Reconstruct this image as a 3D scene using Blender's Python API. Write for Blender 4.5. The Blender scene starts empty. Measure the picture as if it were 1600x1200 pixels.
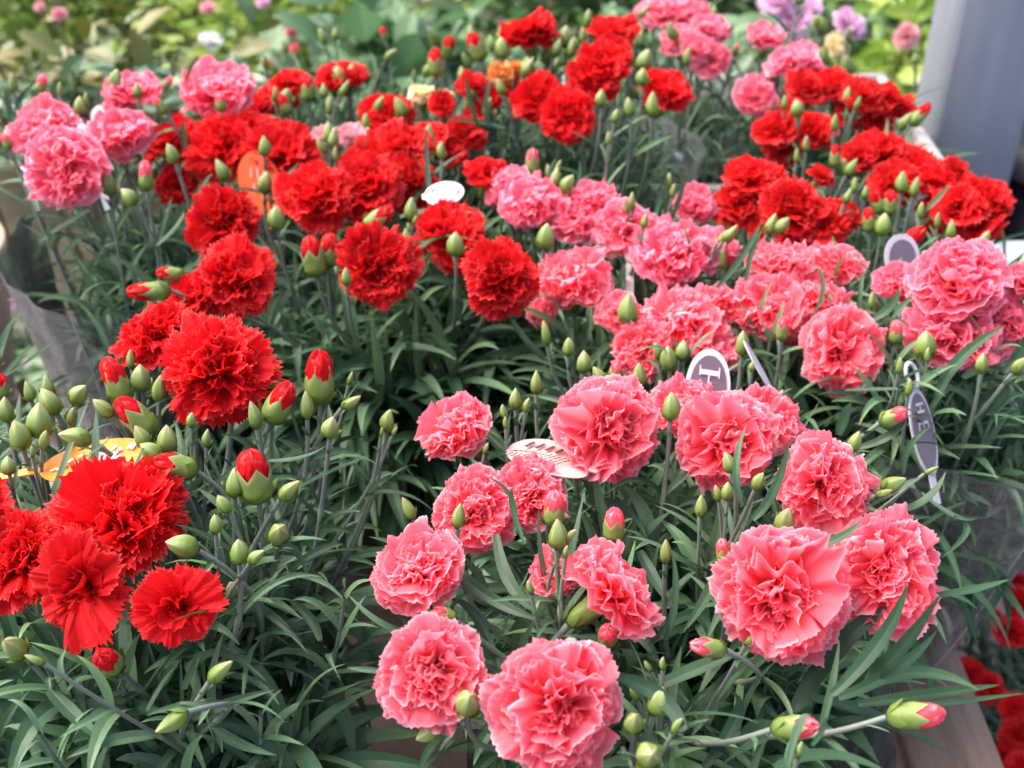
import bpy, math, random
import numpy as np
from mathutils import Vector, Matrix
rad = math.radians
scene = bpy.context.scene
C = scene.collection

# ------------------------------------------------------------ camera, sky, sun, exposure
CAMZ, PITCH, LENS = 1.25, 35.0, 42.0
cd = bpy.data.cameras.new("camera"); cam = bpy.data.objects.new("camera", cd); C.objects.link(cam)
cam.location = (0, 0, CAMZ); cam.rotation_euler = (rad(90 - PITCH), 0, 0)
cd.lens = LENS; cd.sensor_width = 36; cd.clip_start = 0.02; cd.clip_end = 300
cd.dof.use_dof = True; cd.dof.focus_distance = 0.62; cd.dof.aperture_fstop = 8.5
scene.camera = cam
SUN_EL, SUN_AZ = 56, -68
w = bpy.data.worlds.new("World"); scene.world = w; w.use_nodes = True
nt = w.node_tree; nt.nodes.clear()
sk = nt.nodes.new('ShaderNodeTexSky'); sk.sky_type = 'NISHITA'; sk.sun_disc = False
sk.sun_elevation = rad(SUN_EL); sk.dust_density = 6.0; sk.ozone_density = 0.6; sk.air_density = 0.8
bg = nt.nodes.new('ShaderNodeBackground'); bg.inputs['Strength'].default_value = 0.15
wo = nt.nodes.new('ShaderNodeOutputWorld')
nt.links.new(sk.outputs[0], bg.inputs['Color']); nt.links.new(bg.outputs[0], wo.inputs['Surface'])
sd = bpy.data.lights.new("sun", 'SUN'); sd.energy = 1.0; sd.angle = rad(70); sd.color = (1.0, 0.965, 0.92)
sun = bpy.data.objects.new("sun", sd); C.objects.link(sun)
sun_dir = Vector((math.sin(rad(SUN_AZ)) * math.cos(rad(SUN_EL)), math.cos(rad(SUN_AZ)) * math.cos(rad(SUN_EL)), math.sin(rad(SUN_EL))))
sun.rotation_euler = sun_dir.to_track_quat('Z', 'Y').to_euler(); sun.location = (0, 0, 3)
sk.sun_rotation = math.atan2(sun_dir.x, sun_dir.y)
scene.view_settings.view_transform = 'Standard'; scene.view_settings.look = 'None'
scene.view_settings.exposure = 1.65; scene.view_settings.gamma = 1.0
scene.cycles.max_bounces = 14; scene.cycles.transparent_max_bounces = 16
scene.cycles.diffuse_bounces = 12; scene.cycles.transmission_bounces = 8

# ------------------------------------------------------------ pixel -> place helpers (1600x1200 photo pixels)
FPX = 1600 * LENS / 36
CR = np.array([1., 0, 0]); CU = np.array([0, math.sin(rad(PITCH)), math.cos(rad(PITCH))])
CF = np.array([0, math.cos(rad(PITCH)), -math.sin(rad(PITCH))]); CP = np.array([0, 0, CAMZ])
def ray(px, py): return CF + CR * (px - 800) / FPX + CU * (600 - py) / FPX
def at_h(px, py, h):
    r = ray(px, py); return CP + r * (h / -r[2])
def at_d(px, py, d): return CP + ray(px, py) * d
def depth(p): return float(np.dot(np.array(p) - CP, CF))
def view_vec(nx, ny):
    nz = math.sqrt(max(0.02, 1 - nx * nx - ny * ny)); v = CR * nx + CU * ny - CF * nz
    return v / np.linalg.norm(v)

# ------------------------------------------------------------ materials
def newmat(name):
    m = bpy.data.materials.new(name); m.use_nodes = True; n = m.node_tree; n.nodes.clear()
    return m, n, n.nodes, n.links
def rgba(c): return (c[0], c[1], c[2], 1)
def ramp(nodes, stops):
    r = nodes.new('ShaderNodeValToRGB'); e = r.color_ramp.elements
    e[0].position, e[0].color = stops[0][0], rgba(stops[0][1]); e[1].position, e[1].color = stops[-1][0], rgba(stops[-1][1])
    for p, c in stops[1:-1]:
        x = e.new(p); x.color = rgba(c)
    return r
def petal_mat(name, stops, trans=0.3, rough=0.55, var=0.12, spec=0.25):
    m, n, N, L = newmat(name)
    at = N.new('ShaderNodeAttribute'); at.attribute_name = 'tint'
    r = ramp(N, stops); L.new(at.outputs['Fac'], r.inputs[0])
    oi = N.new('ShaderNodeObjectInfo'); hs = N.new('ShaderNodeHueSaturation')
    mr = N.new('ShaderNodeMapRange'); mr.inputs[3].default_value = 1 - var; mr.inputs[4].default_value = 1 + var
    L.new(oi.outputs['Random'], mr.inputs[0]); L.new(mr.outputs[0], hs.inputs['Value']); L.new(r.outputs[0], hs.inputs['Color'])
    tc = N.new('ShaderNodeTexCoord'); ns = N.new('ShaderNodeTexNoise'); ns.inputs['Scale'].default_value = 14; ns.inputs['Detail'].default_value = 4
    L.new(tc.outputs['Object'], ns.inputs['Vector'])
    bp = N.new('ShaderNodeBump'); bp.inputs['Strength'].default_value = 0.12; bp.inputs['Distance'].default_value = 0.01
    L.new(ns.outputs[0], bp.inputs['Height'])
    p = N.new('ShaderNodeBsdfPrincipled'); p.inputs['Roughness'].default_value = rough; p.inputs['Specular IOR Level'].default_value = spec
    t = N.new('ShaderNodeBsdfTranslucent'); mx = N.new('ShaderNodeMixShader'); mx.inputs[0].default_value = trans
    o = N.new('ShaderNodeOutputMaterial')
    L.new(hs.outputs[0], p.inputs['Base Color']); L.new(hs.outputs[0], t.inputs['Color']); L.new(bp.outputs[0], p.inputs['Normal'])
    L.new(p.outputs[0], mx.inputs[1]); L.new(t.outputs[0], mx.inputs[2]); L.new(mx.outputs[0], o.inputs[0])
    return m
def leaf_mat(name, stops, trans=0.2, rough=0.42, spec=0.5, scale=60, coat=0.0):
    m, n, N, L = newmat(name)
    at = N.new('ShaderNodeAttribute'); at.attribute_name = 'tint'
    r = ramp(N, stops)
    tc = N.new('ShaderNodeTexCoord'); ns = N.new('ShaderNodeTexNoise'); ns.inputs['Scale'].default_value = scale; ns.inputs['Detail'].default_value = 5
    L.new(tc.outputs['Object'], ns.inputs['Vector'])
    ma = N.new('ShaderNodeMath'); ma.operation = 'MULTIPLY_ADD'; ma.inputs[1].default_value = 0.36; ma.inputs[2].default_value = -0.18
    L.new(ns.outputs[0], ma.inputs[0])
    ad = N.new('ShaderNodeMath'); ad.operation = 'ADD'; L.new(at.outputs['Fac'], ad.inputs[0]); L.new(ma.outputs[0], ad.inputs[1]); L.new(ad.outputs[0], r.inputs[0])
    p = N.new('ShaderNodeBsdfPrincipled'); p.inputs['Roughness'].default_value = rough; p.inputs['Specular IOR Level'].default_value = spec
    bp = N.new('ShaderNodeBump'); bp.inputs['Strength'].default_value = 0.2; bp.inputs['Distance'].default_value = 0.002
    L.new(ns.outputs[0], bp.inputs['Height']); L.new(bp.outputs[0], p.inputs['Normal'])
    t = N.new('ShaderNodeBsdfTranslucent'); mx = N.new('ShaderNodeMixShader'); mx.inputs[0].default_value = trans
    o = N.new('ShaderNodeOutputMaterial')
    L.new(r.outputs[0], p.inputs['Base Color']); L.new(r.outputs[0], t.inputs['Color'])
    L.new(p.outputs[0], mx.inputs[1]); L.new(t.outputs[0], mx.inputs[2]); L.new(mx.outputs[0], o.inputs[0])
    return m
def plain_mat(name, c1, c2, scale=8, rough=0.6, metal=0.0, bump=0.1, stretch=(1, 1, 1), spec=0.4):
    m, n, N, L = newmat(name)
    tc = N.new('ShaderNodeTexCoord'); mp = N.new('ShaderNodeMapping'); mp.inputs['Scale'].default_value = stretch
    ns = N.new('ShaderNodeTexNoise'); ns.inputs['Scale'].default_value = scale; ns.inputs['Detail'].default_value = 8; ns.inputs['Roughness'].default_value = 0.65
    L.new(tc.outputs['Object'], mp.inputs[0]); L.new(mp.outputs[0], ns.inputs['Vector'])
    r = ramp(N, [(0.3, c1), (0.7, c2)]); L.new(ns.outputs[0], r.inputs[0])
    p = N.new('ShaderNodeBsdfPrincipled'); p.inputs['Roughness'].default_value = rough; p.inputs['Metallic'].default_value = metal
    p.inputs['Specular IOR Level'].default_value = spec
    bp = N.new('ShaderNodeBump'); bp.inputs['Strength'].default_value = bump; bp.inputs['Distance'].default_value = 0.01
    L.new(ns.outputs[0], bp.inputs['Height']); L.new(bp.outputs[0], p.inputs['Normal'])
    o = N.new('ShaderNodeOutputMaterial'); L.new(r.outputs[0], p.inputs['Base Color']); L.new(p.outputs[0], o.inputs[0])
    return m
def film_mat(name):
    m, n, N, L = newmat(name)
    tc = N.new('ShaderNodeTexCoord'); vo = N.new('ShaderNodeTexVoronoi'); vo.inputs['Scale'].default_value = 330
    L.new(tc.outputs['Object'], vo.inputs['Vector'])
    lt = N.new('ShaderNodeMath'); lt.operation = 'LESS_THAN'; lt.inputs[1].default_value = 0.22; L.new(vo.outputs['Distance'], lt.inputs[0])
    ns = N.new('ShaderNodeTexNoise'); ns.inputs['Scale'].default_value = 13; ns.inputs['Detail'].default_value = 2; ns.inputs['Distortion'].default_value = 1.0; L.new(tc.outputs['Object'], ns.inputs['Vector'])
    bp = N.new('ShaderNodeBump'); bp.inputs['Strength'].default_value = 0.6; bp.inputs['Distance'].default_value = 0.02; L.new(ns.outputs[0], bp.inputs['Height'])
    tr = N.new('ShaderNodeBsdfTransparent'); tr.inputs[0].default_value = (0.93, 0.94, 0.94, 1)
    gl = N.new('ShaderNodeBsdfGlossy'); gl.inputs['Roughness'].default_value = 0.22; L.new(bp.outputs[0], gl.inputs['Normal'])
    gl.inputs['Color'].default_value = (0.8, 0.8, 0.82, 1)
    df = N.new('ShaderNodeBsdfDiffuse'); df.inputs[0].default_value = (0.55, 0.55, 0.58, 1)
    fr = N.new('ShaderNodeFresnel'); fr.inputs[0].default_value = 1.55; L.new(bp.outputs[0], fr.inputs['Normal'])
    m1 = N.new('ShaderNodeMixShader'); L.new(fr.outputs[0], m1.inputs[0]); L.new(tr.outputs[0], m1.inputs[1]); L.new(gl.outputs[0], m1.inputs[2])
    f2 = N.new('ShaderNodeMath'); f2.operation = 'MULTIPLY_ADD'; f2.inputs[1].default_value = 0.22; f2.inputs[2].default_value = 0.10; L.new(lt.outputs[0], f2.inputs[0])
    m2 = N.new('ShaderNodeMixShader'); L.new(f2.outputs[0], m2.inputs[0]); L.new(m1.outputs[0], m2.inputs[1]); L.new(df.outputs[0], m2.inputs[2])
    o = N.new('ShaderNodeOutputMaterial'); L.new(m2.outputs[0], o.inputs[0])
    return m

M = {}
M['red'] = petal_mat('red_petals', [(0, (0.58, 0.003, 0.007)), (0.6, (0.67, 0.006, 0.011)), (0.93, (0.74, 0.012, 0.016)), (1, (0.82, 0.10, 0.09))], trans=0.36, rough=0.6, spec=0.15, var=0.10)
PK = [(0, (0.99, 0.12, 0.13)), (0.5, (0.99, 0.16, 0.20)), (0.86, (0.98, 0.235, 0.31)), (0.94, (0.98, 0.35, 0.43)), (1, (0.99, 0.68, 0.76))]  # redder base carries light bounced inside the folds; pale rim is the petal's own
M['pink'] = petal_mat('pink_petals', PK, trans=0.66, rough=0.40, spec=0.3, var=.05)
M['candy'] = petal_mat('candy_pink_petals', [(p, (c[0] * .985, c[1] * .97, min(.95, c[2] * 1.07))) for p, c in PK], trans=0.62, rough=0.40, spec=0.3, var=.05)
M['palepink'] = petal_mat('pale_pink_petals', [(0, (0.82, 0.16, 0.20)), (0.6, (0.86, 0.28, 0.34)), (1, (0.92, 0.58, 0.62))], trans=0.33)
M['rose'] = petal_mat('lilac_rose_petals', [(0, (0.7, 0.2, 0.45)), (0.6, (0.75, 0.38, 0.62)), (1, (0.85, 0.62, 0.78))])
M['yellow'] = petal_mat('cream_yellow_petals', [(0, (0.8, 0.5, 0.12)), (0.7, (0.85, 0.68, 0.3)), (1, (0.9, 0.82, 0.6))])
M['orange'] = petal_mat('orange_petals', [(0, (0.85, 0.75, 0.45)), (0.5, (0.85, 0.6, 0.25)), (1, (0.85, 0.28, 0.05))])
M['white'] = petal_mat('white_petals', [(0, (0.7, 0.75, 0.6)), (1, (0.85, 0.86, 0.88))])
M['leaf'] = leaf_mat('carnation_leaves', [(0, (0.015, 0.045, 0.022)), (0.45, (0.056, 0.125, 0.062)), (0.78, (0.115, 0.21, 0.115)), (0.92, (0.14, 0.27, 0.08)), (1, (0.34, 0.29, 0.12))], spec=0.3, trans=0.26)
M['stem'] = leaf_mat('carnation_stems', [(0, (0.11, 0.12, 0.125)), (0.6, (0.16, 0.195, 0.16)), (1, (0.26, 0.33, 0.15))], trans=0.0)
M['bud'] = leaf_mat('bud_sepals', [(0, (0.07, 0.12, 0.03)), (0.3, (0.135, 0.215, 0.035)), (0.55, (0.18, 0.26, 0.048)), (0.8, (0.235, 0.31, 0.105)), (1, (0.46, 0.40, 0.2))], trans=0.15, rough=0.42, scale=260)
M['pot'] = plain_mat('brown_plastic', (0.045, 0.018, 0.016), (0.07, 0.028, 0.024), rough=0.35, bump=0.02)
M['redpot'] = plain_mat('maroon_plastic', (0.16, 0.025, 0.025), (0.2, 0.04, 0.035), rough=0.35, bump=0.02)
M['soil'] = plain_mat('potting_soil', (0.01, 0.008, 0.006), (0.04, 0.03, 0.022), scale=90, rough=0.95, bump=0.8)
M['film'] = film_mat('clear_film')
M['filmedge'] = plain_mat('film_fold', (0.4, 0.4, 0.42), (0.55, 0.55, 0.57), rough=0.3)
M['wood'] = plain_mat('weathered_plank', (0.17, 0.105, 0.075), (0.33, 0.215, 0.15), scale=5, stretch=(14, 1, 6), rough=0.75, bump=0.3)
M['darkwood'] = plain_mat('dark_timber', (0.06, 0.045, 0.042), (0.13, 0.10, 0.092), scale=4, stretch=(9, 1, 5), rough=0.8, bump=0.3)
M['greywood'] = plain_mat('grey_timber', (0.28, 0.25, 0.25), (0.42, 0.39, 0.39), scale=5, stretch=(2, 12, 9), rough=0.7, bump=0.2)
M['post'] = plain_mat('blue_grey_paint', (0.24, 0.27, 0.325), (0.33, 0.355, 0.41), scale=6, rough=0.38, bump=0.06, stretch=(3, 3, .5))
M['paving'] = plain_mat('paving', (0.17, 0.15, 0.15), (0.28, 0.25, 0.25), scale=7, rough=0.85, bump=0.2)
M['earth'] = plain_mat('garden_soil', (0.03, 0.025, 0.015), (0.10, 0.085, 0.05), scale=9, rough=0.95, bump=0.6)
M['steel'] = plain_mat('galvanised_steel', (0.22, 0.21, 0.22), (0.32, 0.31, 0.32), scale=12, rough=0.45, metal=0.6, bump=0.03)
M['black'] = plain_mat('black_metal', (0.012, 0.012, 0.014), (0.025, 0.025, 0.028), rough=0.4, bump=0.02)
M['plastic'] = plain_mat('white_plastic', (0.72, 0.72, 0.74), (0.82, 0.82, 0.84), rough=0.3, bump=0.01)
M['lilacplastic'] = plain_mat('pale_grey_plastic', (0.55, 0.52, 0.58), (0.66, 0.63, 0.69), rough=0.3, bump=0.01)
M['tagrey'] = plain_mat('mauve_grey_print', (0.16, 0.125, 0.16), (0.19, 0.15, 0.19), rough=0.3, bump=0.0)
M['tagorange'] = plain_mat('orange_print', (0.85, 0.24, 0.03), (0.9, 0.36, 0.07), scale=14, rough=0.3, bump=0.0)
M['tagred'] = plain_mat('red_orange_print', (0.78, 0.09, 0.02), (0.85, 0.15, 0.03), rough=0.3, bump=0.0)
M['tagpink'] = plain_mat('pink_lit_card', (0.62, 0.38, 0.35), (0.68, 0.43, 0.40), rough=0.4, bump=0.0)  # white card; pink light from the blooms is put into its colour
M['ink'] = plain_mat('dark_ink', (0.08, 0.03, 0.03), (0.1, 0.04, 0.04), rough=0.4, bump=0.0)
M['bluebox'] = plain_mat('pale_blue_plastic', (0.42, 0.52, 0.62), (0.55, 0.64, 0.72), rough=0.4, bump=0.02)
M['pottan'] = plain_mat('tan_paper', (0.28, 0.21, 0.14), (0.36, 0.27, 0.19), rough=0.7)
M['hoop'] = plain_mat('brown_rubber', (0.12, 0.10, 0.095), (0.18, 0.15, 0.145), rough=0.6)
def bushmat(nm, a, b, c, tr=0.35, rough=0.45): return leaf_mat(nm, [(0, a), (0.5, b), (1, c)], trans=tr, rough=rough, scale=12)
M['b_yellow'] = bushmat('yellow_green_leaves', (0.08, 0.18, 0.03), (0.21, 0.34, 0.04), (0.40, 0.48, 0.08))
M['b_green'] = bushmat('mid_green_leaves', (0.04, 0.11, 0.035), (0.09, 0.21, 0.065), (0.18, 0.33, 0.10))
M['b_grey'] = bushmat('grey_green_leaves', (0.05, 0.13, 0.05), (0.13, 0.25, 0.11), (0.26, 0.38, 0.22))
M['b_olive'] = bushmat('bronze_leaves', (0.035, 0.08, 0.02), (0.08, 0.14, 0.03), (0.22, 0.14, 0.02), tr=0.15)
M['b_rose'] = bushmat('glossy_rose_leaves', (0.035, 0.085, 0.03), (0.07, 0.14, 0.06), (0.12, 0.20, 0.10), tr=0.2, rough=0.25)
M['b_dark'] = bushmat('dark_green_leaves', (0.02, 0.06, 0.025), (0.05, 0.12, 0.045), (0.09, 0.20, 0.06))
M['b_twig'] = plain_mat('brown_twigs', (0.10, 0.07, 0.03), (0.18, 0.13, 0.06), rough=0.7)

# ------------------------------------------------------------ mesh helpers
class Acc:
    def __init__(s): s.V = []; s.F = []; s.T = []; s.n = 0
    def add(s, V, F, T=None):
        V = np.asarray(V, float).reshape(-1, 3); F = np.asarray(F, np.int64).reshape(-1, 4)
        s.V.append(V); s.F.append(F + s.n); s.T.append(np.full(len(V), 0.5) if T is None else np.asarray(T, float).reshape(-1)); s.n += len(V)
    def mesh(s, name, mat, origin=(0, 0, 0), smooth=True):
        V = np.concatenate(s.V) - np.asarray(origin, float); F = np.concatenate(s.F); T = np.concatenate(s.T)
        me = bpy.data.meshes.new(name); me.vertices.add(len(V)); me.vertices.foreach_set('co', V.ravel())
        me.loops.add(F.size); me.polygons.add(len(F))
        me.loops.foreach_set('vertex_index', F.ravel().astype(np.int32))
        me.polygons.foreach_set('loop_start', np.arange(0, F.size, 4, dtype=np.int32))
        me.polygons.foreach_set('loop_total', np.full(len(F), 4, dtype=np.int32))
        me.polygons.foreach_set('use_smooth', np.full(len(F), smooth))
        a = me.attributes.new('tint', 'FLOAT', 'POINT'); a.data.foreach_set('value', T.astype(np.float32))
        me.update(calc_edges=True); me.validate(); me.materials.append(mat)
        return me
def grid_faces(nr, nc, closed=False):
    i = np.arange(nr - 1)[:, None]; j = np.arange(nc if closed else nc - 1)[None, :]; j2 = (j + 1) % nc
    return np.stack([i * nc + j, i * nc + j2, (i + 1) * nc + j2, (i + 1) * nc + j], -1).reshape(-1, 4)
def link(name, me, parent=None, loc=(0, 0, 0)):
    o = bpy.data.objects.new(name, me); C.objects.link(o); o.location = loc
    if parent: o.parent = parent
    return o
def tag(o, label=None, cat=None, group=None, kind=None):
    if label: o['label'] = label
    if cat: o['category'] = cat
    if group: o['group'] = group
    if kind: o['kind'] = kind
    return o
def empty(name, loc, label, cat, group=None):
    o = bpy.data.objects.new(name, None); C.objects.link(o); o.location = tuple(float(x) for x in loc); o.empty_display_size = 0.03
    return tag(o, label, cat, group)
def box(A, x0, x1, y0, y1, z0, z1, bev=0.0):
    b = bev
    if b:
        prof = [(z0, b), (z0 + b, 0), (z1 - b, 0), (z1, b)]
    else: prof = [(z0, 0), (z1, 0)]
    V = []
    for z, q in prof: V += [(x0 + q, y0 + q, z), (x1 - q, y0 + q, z), (x1 - q, y1 - q, z), (x0 + q, y1 - q, z)]
    F = [(3, 2, 1, 0)]
    for k in range(len(prof) - 1):
        for j in range(4): F.append((k * 4 + j, k * 4 + (j + 1) % 4, k * 4 + 4 + (j + 1) % 4, k * 4 + 4 + j))
    t = (len(prof) - 1) * 4; F.append((t, t + 1, t + 2, t + 3)); A.add(V, F)
def tube(A, P, R, n=7, T=0.5):
    P = np.asarray(P, float); R = np.broadcast_to(np.asarray(R, float), (len(P),))
    d = np.gradient(P, axis=0); d /= np.linalg.norm(d, axis=1)[:, None] + 1e-9
    ref = np.array([0.3, 0.9, 0.2]); V = []
    for k in range(len(P)):
        a = np.cross(d[k], ref); a /= np.linalg.norm(a) + 1e-9; b = np.cross(d[k], a)
        th = np.arange(n) / n * 2 * np.pi
        V.append(P[k] + R[k] * (np.cos(th)[:, None] * a + np.sin(th)[:, None] * b))
    A.add(np.array(V), grid_faces(len(P), n, True), np.repeat(np.broadcast_to(T, (len(P),)), n))
def lathe(A, prof, n=28, c=(0, 0, 0), wob=0.0, rng=None, T=0.5):
    th = np.arange(n) / n * 2 * np.pi; V = []
    for r, z in prof:
        rr = r * np.ones(n)
        V.append(np.stack([c[0] + rr * np.cos(th), c[1] + rr * np.sin(th), np.full(n, c[2] + z)], -1))
    A.add(np.array(V), grid_faces(len(prof), n, True), np.full(n * len(prof), T))
def norm(v): return v / (np.linalg.norm(v, axis=-1, keepdims=True) + 1e-9)

def leaf_batch(A, B, D, L, W, droop, lat, rng, S=10, tint=None, fold=0.35, upfix=True, prof=None):
    N = len(B); B = np.array(B, float); D = norm(np.array(D, float)); L = np.asarray(L, float); W = np.asarray(W, float)
    up = np.array([0, 0, 1.0]); s = np.cross(D, up); bad = np.linalg.norm(s, axis=1) < 0.15
    s[bad] = rng.normal(size=(bad.sum(), 3)); s = s - (s * D).sum(1)[:, None] * D; s = norm(s)
    tw = rng.normal(0, 0.35, N)[:, None]; n = np.cross(s, D); s = norm(s * np.cos(tw) + n * np.sin(tw))
    t = np.linspace(0, 1, S + 1)
    if prof is None: pw = np.interp(t, [0, .08, .3, .6, .85, 1], [.6, .72, 1, .86, .42, .03])
    else: pw = np.interp(t, prof[0], prof[1])
    P = B.copy(); V = np.zeros((N, S + 1, 4, 3)); d = D.copy(); twr = rng.normal(0, 0.5, N)[:, None] / S
    for k in range(S + 1):
        n = np.cross(s, d); wdt = (W * pw[k] / 2)[:, None]
        V[:, k, 0] = P - s * wdt + n * wdt * fold; V[:, k, 1] = P; V[:, k, 2] = P; V[:, k, 3] = P + s * wdt + n * wdt * fold
        P = P + d * (L / S)[:, None]
        d = norm(d + (-up) * (droop / S)[:, None] * (0.4 + 1.2 * t[k]) + s * (lat / S)[:, None])
        s = norm(s + n * twr); s = norm(s - (s * d).sum(1)[:, None] * d)
    F = grid_faces(S + 1, 4); F = F[F[:, 0] % 4 != 1]; F = (F[None] + (np.arange(N) * (S + 1) * 4)[:, None, None]).reshape(-1, 4)
    T = rng.random(N) if tint is None else np.asarray(tint)
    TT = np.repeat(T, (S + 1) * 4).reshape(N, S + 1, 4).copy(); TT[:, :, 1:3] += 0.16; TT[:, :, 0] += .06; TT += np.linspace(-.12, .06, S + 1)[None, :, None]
    TT = np.minimum(TT, .80); dry = rng.random(N) < .12; TT[dry, -1] = 1.1; TT[dry, -2] += .06
    A.add(V, F, TT)

def path_leaf(A, P, W, fold=0.35, tint=0.5, side=None):
    """one hand-shaped strap leaf through 3-D points"""
    P = np.array(P, float); k = np.linspace(0, len(P) - 1, 15); i = np.arange(len(P))
    if len(P) == 3:
        u = np.linspace(0, 1, 15)[:, None]; c = 2 * P[1] - 0.5 * (P[0] + P[2]); Q = (1 - u) ** 2 * P[0] + 2 * u * (1 - u) * c + u * u * P[2]
    else:
        Q = catmull(P, 15)
    d = norm(np.gradient(Q, axis=0)); up = np.array([0, -0.35, 1.0]) if side is None else np.array(side, float)
    s = norm(np.cross(d, up)); n = np.cross(s, d); t = np.linspace(0, 1, 15)
    pw = np.interp(t, [0, .1, .4, .7, .9, 1], [.5, .75, 1, .78, .36, .03]) * W / 2
    tw = (.5 * math.sin(P[0][0] * 977) * t + .25 * math.sin(P[0][1] * 577))[:, None]; s, n = s * np.cos(tw) + n * np.sin(tw), n * np.cos(tw) - s * np.sin(tw)
    V = np.stack([Q - s * pw[:, None] + n * pw[:, None] * fold, Q, Q, Q + s * pw[:, None] + n * pw[:, None] * fold], 1)
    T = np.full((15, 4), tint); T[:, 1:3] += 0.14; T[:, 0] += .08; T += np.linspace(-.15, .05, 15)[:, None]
    F = grid_faces(15, 4); F = F[F[:, 0] % 4 != 1]; A.add(V, F, T)
def catmull(P, m):
    P = np.array(P, float); Q = np.vstack([2 * P[0] - P[1], P, 2 * P[-1] - P[-2]]); out = []
    for u in np.linspace(0, len(P) - 1 - 1e-6, m):
        i = int(u); f = u - i; a, b, c, d = Q[i:i + 4]
        out.append(0.5 * (2 * b + (c - a) * f + (2 * a - 5 * b + 4 * c - d) * f * f + (3 * b - a - 3 * c + d) * f ** 3))
    return np.array(out)

# ------------------------------------------------------------ carnation blooms
def sm(x): x = np.clip(x, 0, 1); return x * x * (3 - 2 * x)
def petal(A, rng, phi, e, L, An, ruf, kk, tooth, nu, nv, z0=-0.5, r0=0.05, tipdrop=18, skew=0.0, cx=0.0, cy=0.0):
    u = np.linspace(-1, 1, nu); v = np.linspace(0, 1, nv) ** 0.75; al = u * An
    Lu = L * (1 - 0.10 * u ** 2 + 0.05 * np.sin(2.3 * u + rng.random() * 6) + 0.03 * np.sin(5 * u + rng.random() * 6))
    tt = np.where(np.arange(nu) % 2 == 0, -1.0, 1.0) * rng.uniform(0.15, 1.2, nu) + rng.normal(0, 0.45, nu) - 1.6 * (rng.random(nu) < .06)
    rho = v[:, None] * Lu[None]; rho = rho + L * tooth * tt[None] * np.clip((v[:, None] - 0.82) / 0.18, 0, 1)
    along = rho * np.cos(al); across = rho * np.sin(al)
    s = np.linspace(0, 1.25 * L, 60); q = s / L
    th = np.radians(86) + (np.radians(e) - np.radians(86)) * sm((q - 0.10) / 0.5) - np.radians(tipdrop) * sm((q - 0.6) / 0.5)
    ds = s[1] - s[0]; xr = np.concatenate([[0], np.cumsum(np.cos(th[:-1]) * ds)]); zz = np.concatenate([[0], np.cumsum(np.sin(th[:-1]) * ds)])
    X = np.interp(along, s, xr); Z = np.interp(along, s, zz); TH = np.interp(along, s, th)
    p1, p2, p3 = rng.random(3) * 6.28; g = np.clip(rho / L - 0.25, 0, None) ** 1.5
    uu = u[None] * np.pi
    dsp = ruf * L * g * (np.sin(kk * uu * 0.5 + p1) + 0.6 * np.sin(kk * uu * 1.05 + p2 + 1.2 * rho) + 0.30 * np.sin(kk * 2.2 * uu + p3))
    dsp += (0.30 if tooth < .03 else .2) * ruf * L * np.clip((rho / L - .72) / .28, 0, 1) * np.sin(kk * 2.3 * uu + p3 * 2 + 1.5 * np.sin(2 * uu + p1)) * (.6 + .6 * np.sin(1.3 * uu + p2))
    dsp += rng.uniform(-0.10, 0.16) * across ** 2 / L + 0.05 * L * np.sin(6 * rho / L + p2) * g
    lat = across * 0.9 + ruf * 0.35 * L * g * np.cos(kk * uu * 0.5 + p1)
    X = X + r0 - dsp * np.sin(TH); Z = Z + z0 + dsp * np.cos(TH) + across * skew
    c, sn = math.cos(phi), math.sin(phi)
    g2 = np.clip(rho / L, 0, 1); V = np.stack([X * c - lat * sn + cx * g2, X * sn + lat * c + cy * g2, Z], -1)
    T = np.clip(v, 0, 1)[:, None] * np.ones((1, nu)); T = T * 0.93
    vn = rng.normal(0, .07, nu); vn = vn + np.roll(vn, 1) * .5; T = T + vn[None] * np.sin(np.pi * np.clip(v, 0, 1))[:, None]
    T[-1] = 1.0; T[:-1] = np.minimum(T[:-1], 0.93); T = T + rng.uniform(-0.06, 0.03)
    A.add(V, grid_faces(nv, nu), T)
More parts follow.
